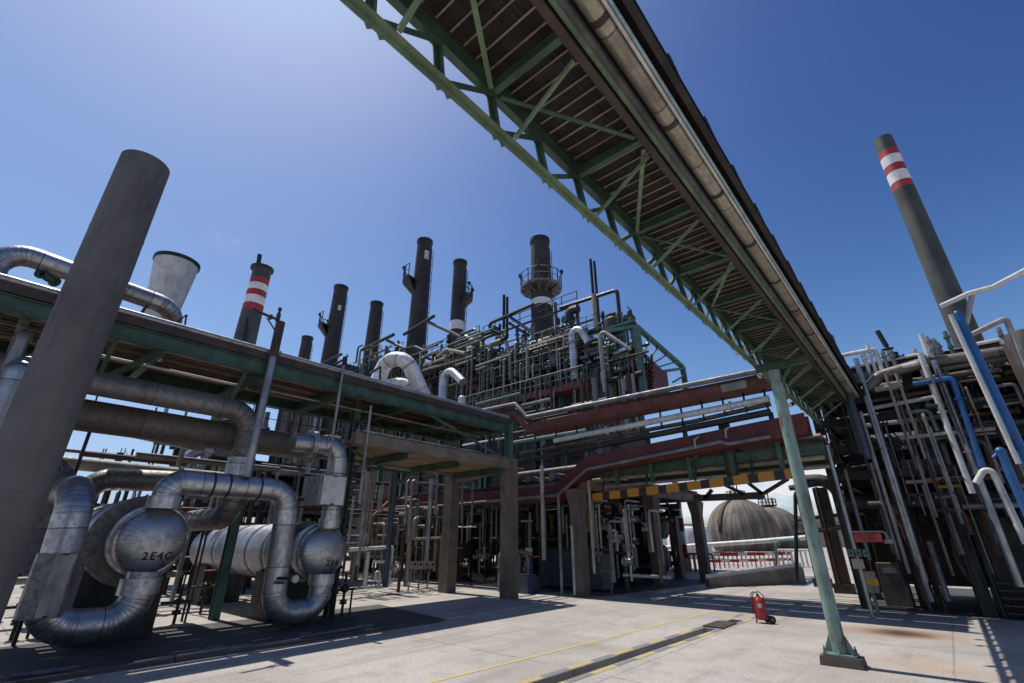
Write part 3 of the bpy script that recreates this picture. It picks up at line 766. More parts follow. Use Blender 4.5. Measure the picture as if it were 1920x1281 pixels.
# header linking the exchangers: up from the first, across, down and round into the second
pipe('fat silver pipe rising from the 2E4C head, crossing and looping under into the 2E4 head', [(XE, 2.70, 2.3), (XE, 2.70, 2.80), (XE, 5.06, 2.80), (XE, 5.14, .30), (XE, 6.17, .30), (XE, 6.17, 1.0)], .24, 'alu', 'insulated_pipe', bend=.47, n=28, ks=13)
for lb, y, z in (('silver collar below the 2E4C pipe elbow', 2.70, 2.32), ('silver collar beneath the 2E4 domed head', 6.17, .83)):
    b = MB(); b.lathe([(-.02, .285), (.20, .285), (.20, .255)], (XE, y, z), n=28); single('pipe_collar', b, ALU, lb, 'collar')
for y in (3.42, 3.72, 4.35):
    b = MB(); b.lathe([(-.02, .238), (-.02, .249), (.02, .249), (.02, .238)], (XE, y, 2.80), (0, 1, 0), 28); single('strap_band', b, M['dark'], 'dark strap round the crossing fat silver pipe', 'strap', 'straps on the crossing pipe')
# boxed U pipe of the first exchanger
pipe('boxed silver pipe bending up from near the paving into the bottom of the 2E4C head', [(-13.6, 1.30, 2.62), (XE-.05, 1.42, 2.56), (XE, 1.50, .44), (XE, 2.66, .44), (XE, 2.70, 1.22)], .262, 'alu_fine', 'insulated_pipe', bend=.46, n=28, ks=7)
b = MB(); b.lathe([(-.0, .315), (.26, .315), (.26, .285)], (XE, 2.68, .86), n=28); single('pipe_collar', b, ALU, 'silver collar beneath the 2E4C domed head', 'collar')
def octbox(cx, cy, z0, z1, w, ch, lab, name='insulation_box', pm='palegrey'):
    t = thing(name, (cx, cy, z0), lab, 'insulation box')
    o = [(w, -w+ch), (w, w-ch), (w-ch, w), (-w+ch, w), (-w, w-ch), (-w, -w+ch), (-w+ch, -w), (w-ch, -w)]
    b = MB(); vs = [(cx+a, cy+c, z0) for a, c in o]+[(cx+a, cy+c, z1) for a, c in o]
    b.add(vs, [tuple(range(8))[::-1], tuple(range(8, 16))]+[(i, (i+1) % 8, 8+(i+1) % 8, 8+i) for i in range(8)])
    b.build('casing', M['alu_dull'], t)
    b = MB(); b.box(cx+w+.001, cy-w+ch+.02, z0+.02, cx+w+.012, cy+w-ch-.02, z1-.02); b.build('front_panel', M[pm], t)
    for z in (z0+.015, z1-.03):
        b = MB(); b.box(cx+w+.012, cy-.03, z, cx+w+.04, cy+.03, z+.03); b.build('latch', M['dark'], t)
    return t
octbox(XE-.02, 1.49, .62, 1.55, .315, .17, 'faceted metal box wrapped round the pipe beside the 2E4C exchanger')
# stack on the second head
pipe('silver pipe rising from the 2E4 head and elbowing back under the rack', [(XE, 6.17, 2.0), (XE, 6.17, 3.98), (XE-.05, 4.95, 3.90)], .215, 'alu', 'insulated_pipe', bend=.42, n=28, flg=((1, .62),))
octbox(XE+.04, 5.93, 2.50, 3.18, .36, .05, 'square white metal box wrapped round the pipe above the 2E4 exchanger', pm='white')
b = MB(); b.lathe([(0, .25), (.2, .25), (.2, .215)], (XE, 6.17, 2.02), n=28); single('pipe_collar', b, ALU, 'silver collar on top of the 2E4 domed head', 'collar')
# gauge
gp = V(XE+.30, 5.18, .98)
t = thing('pressure_gauge', gp, 'white round gauge on a dark fitting fixed to the looping fat silver pipe', 'gauge')
b = MB(); b.tube([gp+V(-.08, -.14, .02), gp+V(.02, -.1, .02), gp+V(.06, .12, .02)], .028, 8); b.bar(gp+V(.0, -.22, -.05), gp+V(.04, -.02, -.07), .05); b.build('fitting', M['dark'], t)
b = MB(); b.disc(gp+V(.10, .16, .0), (1, 0, 0), .085, .06, 20); b.build('case', M['grey'], t)
b = MB(); b.disc(gp+V(.134, .16, .0), (1, 0, 0), .075, .006, 20); b.build('dial', M['white'], t)
# dark header elbows behind the first exchanger
pipe('dark jacketed elbow humped behind the boxed exchanger pipe', [(-13.0, -1.5, 3.0), (-13.0, 1.20, 2.98), (-13.0, 1.24, 1.2)], .46, 'alu_dull', 'insulated_pipe', bend=.6, n=24)
pipe('dark jacketed pipe curving behind the crossing fat silver pipe', [(-14.6, 1.9, 2.2), (-14.6, 1.95, 3.05), (-14.6, 4.0, 3.15)], .25, 'alu_dull', 'insulated_pipe', bend=.5, n=20)
pipe('silver elbow capping a short riser behind the dark curved pipe', [(-16.0, 1.9, 1.6), (-16.0, 1.9, 3.0), (-17.0, 2.3, 3.05)], .22, 'alu', 'insulated_pipe', bend=.4, n=20)
pipe('banded silver pipe with a slanted top beside the tall grey duct', [(-11.55, .10, 3.0), (-11.55, .10, 4.45), (-11.9, .22, 4.72)], .21, 'alu', 'insulated_pipe', bend=.1, n=20)
b = MB(); pq = at(45, 628, x=-11.75); b.lathe([(-.9, .11), (-.1, .11), (-.1, .13), (0, .13), (.06, .10), (.1, .04), (.1, 0)], pq, n=16); single('capped_nozzle', b, M['silver'], 'small silver nozzle with a white domed cap under the rack near the grey duct', 'nozzle')

# small valve stands and drains along the exchangers
def valve_stand(x, y, h, lab, wheel='red_bright'):
    t = thing('valve_stand', (x, y, 0), lab, 'valve stand')
    b = MB(); b.tube([(x, y, 0), (x, y, h)], .035, 8); b.tube([(x, y-.35, h*.62), (x, y+.3, h*.62)], .03, 8); b.tube([(x, y+.22, 0), (x, y+.22, h*.62)], .025, 8); b.disc((x, y, h*.3), (0, 0, 1), .09, .04); b.disc((x, y, h*.36), (0, 0, 1), .09, .04); b.build('pipework', M['dark'], t)
    b = MB(); b.lathe([(h*.55, .05), (h*.6, .11), (h*.68, .11), (h*.74, .05)], (x, y, 0), n=12); b.build('valve_body', M['dark'], t)
    b = MB(); b.torus((x, y, h), (0, 0, 1), .13, .016, 14, 5); b.bar((x-.13, y, h), (x+.13, y, h), .018); b.bar((x, y-.13, h), (x, y+.13, h), .018); b.build('handwheel', M[wheel], t)
    return t
for px, py, h, lab, wh in ((375, 1150, 1.0, 'valve stand with a red handwheel between the two exchangers', 'red_bright'), (325, 1170, .7, 'short dark valve stand close by the 2E4C bottom pipe', 'dark'), (640, 1155, .95, 'dark valve stand next to the 2E4 bottom bend', 'red_bright'), (20, 1200, .9, 'dark valve stand beside the boxed pipe at the picture edge', 'dark')):
    q = at(px, py, z=0); valve_stand(q.x, q.y, h, lab, wh)
for px, py, z1, lab in ((340, 1165, 2.5, 'thin dark drain pipe standing between the exchangers, closest to the 2E4C head'), (352, 1150, 2.9, 'thin dark pipe standing between the exchangers, second from the 2E4C head'), (385, 1120, 2.6, 'thin rust-brown pipe standing behind the red valve')):
    q = at(px, py, z=0); pipe(lab, [(q.x, q.y, 0), (q.x, q.y, z1), (q.x-.4, q.y, z1)], .028, 'rust', bend=.06)
pipe('pale handrail-like pipe crossing between exchangers, upper one', [at(325, 958, x=-12.6), at(378, 968, x=-12.6)], .022, 'palegrey')
pipe('pale handrail-like pipe crossing between exchangers, lower one', [at(318, 975, x=-12.6), at(376, 984, x=-12.6)], .022, 'palegrey')
# low sleepers and hose lines on the darkened oil-stained paving
for i, (px, py, px2, py2) in enumerate(((250, 1245, 420, 1216), (330, 1232, 470, 1210), (430, 1218, 560, 1200), (560, 1196, 700, 1172), (20, 1268, 130, 1255))):
    a_, c_ = at(px, py, z=.05), at(px2, py2, z=.05)
    pipe('thin pipe lying low on the paving by the exchangers', [a_, c_], .035, 'grey', group='ground pipes by the exchangers', n=8)

# tall grey duct standing near the camera
dx_, dy_ = -9.30, .50
t = thing('grey_duct', (dx_, dy_, 0), 'plain tall grey open-topped duct standing by the kerb, widest upright in view', 'duct')
b = MB(); b.lathe([(.1, .365), (8.05, .365), (8.05, .345), (7.0, .345)], (dx_, dy_, 0), n=96); b.build('shell', M['duct'], t)
for z in (2.3, 4.4, 6.5):
    b = MB(); b.lathe([(z-.012, .364), (z-.006, .3685), (z+.006, .3685), (z+.012, .364)], (dx_, dy_, 0), n=96); b.build('weld_seam', M['duct'], t)
b = MB(); b.lathe([(0, .55), (.1, .55), (.1, .365)], (dx_, dy_, 0), n=32, smooth=False); b.build('base_ring', M['dark'], t)
# ================================================================ process unit with its chimneys
RIGHT = V(CA, SA, 0)
def pl(px, py, **k): return at(px, py, **k)
def wire(label, pts, r, mat, name='steel_pipe', group=None, n=8, bend=None, cat='pipe', flg=(), **pl_):
    return pipe(label, [at(a, c, **pl_) for a, c in pts], r, mat, name, cat, bend, flg, n, group)
def vline(px, py0, py1, **pl_):
    q = 960+(px-960)*(py1+1376)/(py0+1376)
    a = at(px, py0, **pl_); c = at(q, py1, **pl_); return [a, V(a.x, a.y, c.z)]
def vpipe(label, px, py0, py1, wpx, mat, name='steel_pipe', group=None, n=10, cat='pipe', flg=(), **pl_):
    r = wpx/2*tt(px, (py0+py1)/2, **pl_)
    if group and (int(px*7+py0) % 5) < 3:                               # turns back into the plant at the top
        a, c = vline(px, py0, py1, **pl_); back = V(-1.1, .1, 0) if 'x' in pl_ else V(0, 1.1, 0)
        return pipe(label, [c, a, a+back], r, mat, name, cat, r*3, flg, n, group)
    return pipe(label, vline(px, py0, py1, **pl_), r, mat, name, cat, 0, flg, n, group)

def stack(px, py, wpx, y, zb, label, flare=1.0, bands=(), plat=None, patch=None, mat='stack', rim=True, stiff=False):
    p = at(px, py, y=y); t0 = tt(px, py, y=y); r = wpx/2*t0; r2 = r*flare
    t = thing('chimney', (p.x, p.y, zb), label, 'chimney')
    zt = p.z; c = (p.x, p.y, 0); H = zt-zb
    def rad(z): return r+(r2-r)*(zt-z)/H
    cuts = sorted([(z0, z1, m) for z0, z1, m in bands], key=lambda q: -q[0])
    z = zt; segs = []
    for z0, z1, m in cuts:
        if z > z0+.01: segs.append((z, z0, mat))
        segs.append((z0, z1, m)); z = z1
    segs.append((z, zb, mat))
    for za, zc, m in segs:
        b = MB(); prof = [(zc, rad(zc)), (za, rad(za))]
        if za == zt: prof += [(zt, r*.88), (zt-2.5*r, r*.85)]
        else: prof += [(za, rad(za)-.02)]
        prof = [(zc, rad(zc)-.02)]+prof
        b.lathe(prof, c, n=28); b.build('shaft' if m == mat else 'band', M[m], t)
    if rim:
        b = MB(); b.lathe([(zt-.5*r, r), (zt-.45*r, r*1.1), (zt-.02, r*1.1), (zt+.02, r*.9)], c, n=28); b.build('rim', M['dark'], t)
    k = 0; z = zt-3*r
    while stiff and z > zb+1 and k < 14:                                        # stiffening rings
        b = MB(); b.lathe([(z-.05, rad(z)-.01), (z-.04, rad(z)+.035*r+.02), (z+.04, rad(z)+.035*r+.02), (z+.05, rad(z)-.01)], c, n=28)
        b.build('stiffener', M[mat], t); z -= 6*r; k += 1
    if plat:
        kind, ppy, fac = plat
        zp = at(px, ppy, y=y).z; ro = rad(zp)*fac; ri = rad(zp)
        b = MB(); rl = MB()
        if kind == 'ring': a0, a1, nn = 0, 2*math.pi, 12
        else:
            ac = math.atan2(RIGHT.y, RIGHT.x)+(math.pi if kind == 'l' else 0); a0, a1, nn = ac-1.0, ac+1.0, 6
        ang = [a0+(a1-a0)*i/nn for i in range(nn+1)]
        for a, a2 in zip(ang[:-1], ang[1:]):
            o = [V(p.x+math.cos(q)*rr, p.y+math.sin(q)*rr, z_) for z_ in (zp-.25, zp) for q, rr in ((a, ri*.95), (a, ro), (a2, ro), (a2, ri*.95))]
            b.hexa(o)
        for a in ang:
            d = V(math.cos(a), math.sin(a), 0); q = V(p.x, p.y, zp)
            b.bar(q+d*ri*.9+V(0, 0, -ro*(.38 if kind == 'ring' else .75)), q+d*ro*.96+V(0, 0, -.2), .12)
            if kind != 'ring' or True: pass
        if kind != 'ring':
            for a, a2 in zip(ang[:-1], ang[1:]):
                d, d2 = V(math.cos(a), math.sin(a), 0), V(math.cos(a2), math.sin(a2), 0); q = V(p.x, p.y, zp)
                b.add([q+d*ro+V(0, 0, -.2), q+d2*ro+V(0, 0, -.2), q+d2*ri+V(0, 0, -ro*.8), q+d*ri+V(0, 0, -ro*.8)], [(0, 1, 2, 3)])
        pf = b.build('platform', M['dark'] if kind != 'ring' else M['grey'], t)
        rl.rail([V(p.x+math.cos(a)*ro*.97, p.y+math.sin(a)*ro*.97, zp) for a in ang], 1.5*r if kind == 'ring' else 1.7*r, 9, .05, 1)
        rl.build('railing', M['dark'] if kind != 'ring' else M['grey'], pf)
        for a in ang[1::3]:
            b = MB(); d = V(math.cos(a), math.sin(a), 0); b.lathe([(1.4*r, .05), (1.6*r, .16), (1.9*r, .16), (2.0*r, .05)], V(p.x, p.y, zp)+d*ro, n=8); b.build('lamp', M['dark'], pf)
    if patch:
        ppx, ppy, pw, ph = patch
        zc = at(px, ppy, y=y).z; rr = rad(zc)+.015
        ac = math.atan2(-p.y, -p.x)+(ppx-px)/wpx*2.0*.9; hw = pw/wpx*.95
        hh = ph/2*t0
        b = MB(); vs = []
        for i in range(7):
            a = ac-hw+2*hw*i/6
            vs += [V(p.x+math.cos(a)*rr, p.y+math.sin(a)*rr, zc-hh), V(p.x+math.cos(a)*rr, p.y+math.sin(a)*rr, zc+hh)]
        b.add(vs, [(2*i, 2*i+2, 2*i+3, 2*i+1) for i in range(6)]); b.build('plate', M['white'], t)
    if mat == 'stack_grey': return t
    b = MB(); a = math.atan2(-p.y, -p.x)+1.25; d = V(math.cos(a), math.sin(a), 0); b.ladder(V(p.x, p.y, zb)+d*(r2+.15), V(p.x, p.y, zt-1.5*r)+d*(r+.15), .5, V(-d.y, d.x, 0), .03, 1.0)
    b.build('ladder', M['dark'], t)
    return t
def zat(px, py, y): return at(px, py, y=y).z
YM = 30
stack(1012, 450, 34, YM, 12, 'broad dark chimney with a full ring platform and a pale band', 1.25,
      ((zat(1020, 563, YM), zat(1020, 575, YM), 'stack_white'), (zat(1020, 575, YM), zat(1020, 615, YM), 'casing')), ('ring', 541, 2.05))
stack(797, 452, 27, 27, 12, 'tallest dark slim chimney with a bracket platform and a white plate high up', 1.3, (), ('l', 525, 2.3), (803, 482, 9, 18))
stack(863, 491, 24, 29, 12, 'dark chimney with a side platform and a white ring low on its shaft', 1.15, ((zat(863, 602, 29), zat(863, 618, 29), 'stack_white'),), ('r', 556, 2.1))
stack(640, 538, 24, 26, 12, 'dark chimney with a bracket platform and a tiny white plate, between two shorter plain ones', 1.25, (), ('l', 606, 2.2), (643, 577, 6, 10))
stack(707, 568, 22, 28, 12, 'plain dark chimney without platform, next to the tallest slim chimney', 1.25)
stack(577, 632, 19, 27, 12, 'shortest plain dark chimney just clearing the green rack', 1.2)
# striped chimney beyond the rack
YS = 34
stack(492, 506, 31, YS, 6, 'grey chimney banded white and dark red under a wide cap, behind the grey pole', 1.45,
      tuple((zat(490, a, YS), zat(490, c, YS), m) for a, c, m in ((523, 531, 'stack_red'), (531, 541, 'stack_white'), (541, 550, 'stack_red'), (550, 562, 'stack_white'), (562, 574, 'stack_red'))), mat='stack_grey', rim=False)
p = at(492, 503, y=YS); r = 15.5*tt(492, 503, y=YS)
b = MB(); b.lathe([(-r*.35, r*1.05), (-r*.25, r*1.28), (0, r*1.28), (.05, r*.9)], p, n=28); single('cap_ring', b, M['dark'], 'wide dark cap ring crowning the striped grey chimney', 'cap ring')
wire('dark vent pipe strapped along the side of the striped chimney', [(487, 478), (480, 522), (463, 604), (457, 640)], 4.2*tt(480, 522, y=33), 'dark', y=33, bend=0)
# striped chimney at the other side of the yard
YR = 46
rc = lambda py: zat(1655+(py-262)*.40, py, YR)
pr_ = at(1655, 262, y=YR)
def zfor(py):   # height on the axis of that chimney seen at photo row py
    lo, hi = 0, 60
    for _ in range(50):
        mid = (lo+hi)/2; Yc = -pr_.x*SA+pr_.y*CA; Z = mid-EYE
        row = 640-F*(-Yc*SP+Z*CP)/(Yc*CP+Z*SP)
        if row > py: lo = mid
        else: hi = mid
    return lo
stack(1655, 262, 29, YR, 4, 'tall grey-green chimney with red and white bands near its top, rising over the pipe tangle', 1.3,
      tuple((zfor(a), zfor(c), m) for a, c, m in ((285, 297, 'stack_red'), (297, 313, 'stack_white'), (313, 326, 'stack_red'), (326, 344, 'stack_white'), (344, 356, 'stack_red'))), mat='stack_grey', rim=False)

# ---- heaters: dark boxes carrying the chimneys
def heater(x0, x1, y0, y1, z0, z1, label, arch=False):
    t = thing('process_heater', ((x0+x1)/2, (y0+y1)/2, 0), label, 'process heater')
    b = MB(); b.box(x0, y0, z0, x1, y1, z1); b.build('casing', M['casing'], t)
    b = MB(); w = (x1-x0)
    b.hexa([(x0+.1, y0+.1, z1), (x1-.1, y0+.1, z1), (x1-.1, y1-.1, z1), (x0+.1, y1-.1, z1), (x0+w*.25, y0+w*.2, z1+1.6), (x1-w*.25, y0+w*.2, z1+1.6), (x1-w*.25, y1-w*.2, z1+1.6), (x0+w*.25, y1-w*.2, z1+1.6)]); b.build('hood', M['brown'], t)
    k = max(2, int(w/2.2)); 
    for i in range(k+1):
        x = x0+w*i/k; b = MB(); b.ibeam((x, y0-.13, 0), (x, y0-.13, z1), .24, .2, .03, (0, 1, 0)); b.build('column', M['rust' if i % 2 else 'green_frame'], t)
    z = z0+.5
    while z < z1:
        b = MB(); b.bar((x0, y0-.05, z), (x1, y0-.05, z), .10, .18); b.build('girt', M['rust'], t); z += 1.35
    return t
heater(-24.3, -15.2, 25.2, 33, .8, zat(1040, 640, 25.2), 'rust-dark heater box under the broad ring-platform chimney')
heater(-35.0, -25.2, 25.6, 33, .8, zat(850, 668, 25.6), 'rust-dark heater box below the tallest slim chimney')
heater(-48.0, -37.0, 26.0, 33, .8, zat(700, 700, 26), 'rust-dark heater box beneath the plain dark chimneys')
heater(-66.0, -50.0, 26.5, 33, .8, zat(590, 705, 26.5), 'low rust-dark heater box under the shortest chimney')

# ---- open frame in front of the heaters
YU = 24.0
t = thing('platform_deck', (-19, 23.4, 0), 'faded red walkway platform with grey railing along the front of the chimney unit', 'platform')
c0 = at(884, 770, y=YU); c1 = at(1112, 716, y=YU); zp = 10.55
b = MB(); b.box(c0.x, 22.9, zp-.28, c1.x, 24.2, zp); b.build('deck', M['orange_red'], t)
b = MB(); b.rail([(c0.x, 22.92, zp), (c1.x, 22.92, zp), (c1.x, 24.2, zp)], 1.05, .42, .03, 1); b.build('railing', M['grey'], t)
x = c0.x+.6
while x < c1.x:
    b = MB(); b.ibeam((x, 24.0, 0), (x, 24.0, zp-.28), .2, .2, .03); b.build('leg', M['green_frame'], t); x += 2.6
b = MB(); b.bar((c0.x-.2, 23.05, zp+.06), (c1.x, 23.05, zp+.06), .1, .22); b.build('toe_board', M['orange_red'], t)
DK = dict(y=24.6)
def dark(label, pts, w=6, mat='black', **k): 
    kk = dict(DK); kk.update(k)
    return wire(label, pts, w/2*tt(*pts[0], **kk), mat, 'black_pipe', n=8, bend=None, **kk)
dark('black pipe bent out over the roof and passing behind the ring-platform chimney', [(940, 624), (907, 611), (1000, 570)], 6.5)
dark('black pipe rising past the twin vents and dropping by the green frame', [(1050, 577), (1157, 543), (1163, 604)], 7)
dark('black zigzag pipe below the roof pipe at the twin thin vents', [(895, 640), (942, 620), (925, 612)], 5.5)
dark('black sloping roof pipe, upper of two beside the ring-platform chimney', [(949, 589), (1002, 626)], 6)
dark('black sloping roof pipe, lower of two beside the ring-platform chimney', [(952, 604), (992, 629)], 5)
for px, a, c, lb in ((945, 553, 632, 'thin black vent, taller of the shorter pair amid the roof pipes'), (951, 557, 634, 'thin black vent, shorter of the shorter pair amid the roof pipes'), (1107, 486, 600, 'thin black vent, taller of the high pair over the unit corner'), (1114, 490, 602, 'thin black vent, shorter of the high pair over the unit corner')):
    vpipe(lb, px, a, c, 5.5, 'black', 'vent_pipe', **DK)
vpipe('thick brown pipe supporting the high pair of black vents', 1114, 552, 620, 11, 'cream', **DK)
dark('black jib pipe sticking out beside the tallest slim chimney', [(757, 627), (814, 592)], 6, y=24.8)
dark('black sloping pipe from the tallest slim chimney down to the roof', [(800, 602), (848, 624), (895, 650)], 6, y=24.8)
dark('black jib pipe sticking out beside the plain dark chimney', [(678, 656), (738, 627)], 6, y=25)
dark('black sloping pipe from the plain dark chimney toward the white bend', [(726, 638), (756, 652), (790, 660)], 5.5, y=25)
dark('black jib by the shortest chimney', [(597, 684), (640, 664)], 5, y=25)
dark('black elbowed duct with an open end on the unit roof', [(1066, 604), (1068, 582), (1084, 578)], 17, 'black')
dark('black looped hose pipe behind the white bend', [(748, 668), (752, 655), (778, 650), (800, 660)], 6)
wire('silver elbowed riser standing on the red platform corner', [(1078, 712), (1073, 622), (1088, 616), (1104, 643)], 7.5*tt(1075, 650, y=23.4), 'alu', 'insulated_pipe', n=16, y=23.4, flg=((0, .2), (0, .75)))
wire('pale pipe hooked over at the green frame corner', [(1135, 735), (1123, 615), (1182, 655)], 3.6*tt(1125, 650, y=23.2), 'palegrey', y=23.2, n=10)
wire('silver elbowed pipe rising behind the end of the green rack', [(830, 765), (833, 702), (848, 696), (868, 716)], 8*tt(833, 720, y=17), 'alu', 'insulated_pipe', n=16, y=17)
vpipe('short white nozzle with a domed top behind the rack end', 866, 748, 775, 14, 'white', 'vent_nozzle', y=15.5)
b = MB(); q = at(866, 748, y=15.5); b.sphere(q, 7*tt(866, 748, y=15.5), 14, 6, 0, 1); single('vent_dome', b, M['white'], 'white dome capping the short nozzle behind the rack end', 'cap')
for pts, w_, lb in ((((793, 694), (886, 667)), 4, 'cream pipe sloping in view under the tallest chimney'), (((820, 668), (838, 655), (872, 662)), 6, 'cream humped pipe over the cream sloping pipe'), (((988, 716), (988, 652), (1056, 630), (1057, 650)), 4, 'pale pipe frame bent over in front of the ring-platform chimney'), (((1046, 656), (1075, 645)), 4, 'short pale pipe beside the silver elbowed riser'), (((893, 686), (958, 664)), 3.5, 'pale pipe, upper of two level ones over the platform'), (((892, 693), (912, 686)), 3.5, 'pale pipe, lower of two level ones over the platform'), (((1150, 664), (1172, 656)), 3.5, 'bright white short pipe within the green frame')):
    wire(lb, pts, w_/2*tt(*pts[0], y=23.3), 'cream' if 'cream' in lb else 'palegrey', y=23.3)
rnd = random.Random(11)
vl = [(916, 654, 752), (938, 668, 738), (945, 672, 740), (956, 662, 712), (1017, 622, 724), (1011, 640, 722), (1043, 637, 714), (1000, 668, 716), (1050, 664, 700), (1062, 672, 706), (966, 640, 716), (886, 650, 752), (878, 668, 752), (868, 690, 752), (901, 672, 745), (926, 690, 748), (975, 680, 730), (1030, 655, 720), (792, 668, 716), (858, 700, 748)]
for px, a, c in vl:
    vpipe('pale upright pipe of the crowd rising from the red platform of the chimney unit', px, a, c, rnd.choice((2.6, 3.4, 4.4, 5)), rnd.choice(('palegrey', 'cream', 'grey', 'alu_old')), 'unit_riser', 'upright pipes on the chimney unit', 8, y=23.3+rnd.uniform(0, .8))
for i in range(46):
    px = rnd.uniform(655, 1185); a = 655+max(0, (840-px)*.12)+rnd.uniform(0, 40)+(0 if px < 1060 else -10); 
    vpipe('dark thin upright in the tangle before the heater boxes', px, a, a+rnd.uniform(30, 75), rnd.uniform(2, 6), rnd.choice(('dark', 'brown', 'rust', 'green_frame', 'grey', 'casing')), 'unit_upright', 'dark uprights of the chimney unit', 6, y=rnd.uniform(23.8, 25))
for i in range(40):
    px = rnd.uniform(660, 1130); py = 640+max(0, (840-px)*.15)+rnd.uniform(0, 85); y = rnd.uniform(23.6, 25); a = at(px, py, y=y); ln = rnd.uniform(1.5, 6)
    pipe('dark level pipe in the tangle before the heater boxes', [a, a+V(ln, 0, 0)], rnd.uniform(.04, .13), rnd.choice(('dark', 'brown', 'rust', 'cream', 'green_frame', 'grey')), 'unit_cross_pipe', group='level pipes of the chimney unit', n=6)
for i in range(34):   # roof clutter: valves, stubs and posts against the sky
    px = rnd.choice((rnd.uniform(655, 1000), rnd.uniform(1035, 1190))); base = 690-(px-650)*.22 if px < 900 else 640-(px-900)*.08
    y = rnd.uniform(24.2, 25.5); q = at(px, base+6, y=y); s = rnd.uniform(.10, .22)
    b = MB(); h = rnd.uniform(.5, 1.9); b.tube([q+V(0, 0, -.9), q+V(0, 0, h)], s*.4, 6); b.disc(q+V(0, 0, h*.5), (0, 0, 1), s*1.3, s*.6, 8); b.lathe([(h*.6, s*.4), (h*.75, s*1.1), (h*.95, s*.9), (h*1.05, 0)], q, n=8)
    if i % 3 == 0: b.bar(q+V(-.6, 0, h*.3), q+V(.6, 0, h*.35), s*.6)
    single('relief_valve', b, M[rnd.choice(('dark', 'black', 'green_frame', 'brown'))], 'dark valve standing on the roof line of the chimney unit', 'valve', 'roof valves of the chimney unit')
# green frames at the unit corner
t = thing('steelwork', (-13, 24, 0), 'green open steel frame with a sloping ladder-like top at the corner of the chimney unit', 'steel frame')
def fbar(p0, p1, w, part='beam', m='green_frame'):
    b = MB(); b.bar(p0, p1, w, w); b.build(part, M[m], t)
A0 = at(1193, 612, y=24); A1 = V(A0.x, A0.y, 9.0); B0 = at(1280, 688, x=A0.x+.2); wv = .32
fbar(A0, A1, .34, 'column'); C0 = at(1136, 634, y=24); fbar(C0, V(C0.x, 24, 9.5), .34, 'column')
fbar(at(1134, 622, y=24), A0, .24); fbar(A0, B0, .26); fbar(B0, V(B0.x, B0.y, B0.z-2.4), .30, 'column')
D0 = at(1197, 655, y=24); E0 = at(1238, 694, x=A0.x+.1); fbar(D0, E0, .18)
for f in (.25, .45, .65, .85): fbar(A0.lerp(B0, f), D0.lerp(E0, f), .10, 'rung')
fbar(at(1216, 700, x=A0.x), B0+V(0, 0, -.1), .18); fbar(at(1262, 716, x=A0.x), B0+V(0, 0, -.6), .12, 'brace')
for a, c in (((1150, 690), (1193, 640)), ((1150, 720), (1190, 668)), ((1193, 640), (1140, 660))): fbar(at(*a, y=24.05), at(*c, y=24.05), .12, 'brace')
for a, c in (((1133, 618), (1190, 600)), ((1120, 690), (1196, 668))): fbar(at(*a, y=24.1), at(*c, y=24.1), .16)
for px, py in ((1165, 585), (1186, 590), (1178, 575)):
    q = at(px, py, y=24.4); fbar(q, q+V(0, 0, -2.2), .10, 'upright')
b = MB()
for i in range(4): b.bar(at(1152, 700+i*9, y=24.3), at(1226, 680+i*9, y=24.3), .10)
for i in range(7): b.bar(at(1156+i*11, 676-i*2, y=24.3), at(1158+i*11, 736-i*3, y=24.3), .10)
b.build('red_lattice', M['red'], t)
b = MB(); b.box(at(1150, 690, y=25).x, 24.6, 9, at(1225, 690, y=25).x, 27, zat(1190, 690, 25)); single('machinery_box', b, M['red'], 'dull red machinery box behind the red lattice at the frame corner', 'machinery')
b = MB(); q = at(1150, 600, y=25); b.lathe([(0, .7), (1.5, .7), (1.7, .5), (1.9, .5)], q+V(0, 0, -1.6), n=16); single('drum', b, M['brown'], 'brown upright drum on top of the unit beside the hooked pale pipe', 'drum')

# big white bends behind the rack
t0 = tt(765, 690, x=-13.0)
P1, P2 = at(816, 772, x=-13.0), at(762, 672, x=-13.0)
pipe('big white jacketed pipe arching over and down behind the rack edge, larger of two', [P1+V(0, .2, -.6), P2, P2+V(-.9, -.25, .10), P2+V(-1.15, -.35, -.75), P2+V(-1.2, -.7, -1.2)], .27, 'white_alu', 'insulated_pipe', bend=.5, n=24, ks=2.5)
q = at(770, 722, x=-13.4)
pipe('smaller white jacketed elbow tucked under the big white arch', [q+V(0, .05, -1.2), q+V(0, .02, .1), q+V(-.5, -.8, -.1), q+V(-.5, -1.6, -.5)], .22, 'white_alu', 'insulated_pipe', bend=.36, n=24, ks=2.5)
# scrap of kit poking above the rack edge near the thin riser
for px, py, lb in ((618, 690, 'black bracket arm above the rack edge near the shortest chimney'), (686, 706, 'black bracket arm above the rack edge near the white bends')):
    q = at(px, py, x=-13.2); b = MB(); b.bar(q, q+V(0, .5, .5), .07); b.bar(q+V(0, .5, .5), q+V(0, .55, 0), .05); b.disc(q+V(0, 0, .1), (0, 0, 1), .1, .3, 8); single('bracket', b, M['dark'], lb, 'bracket')
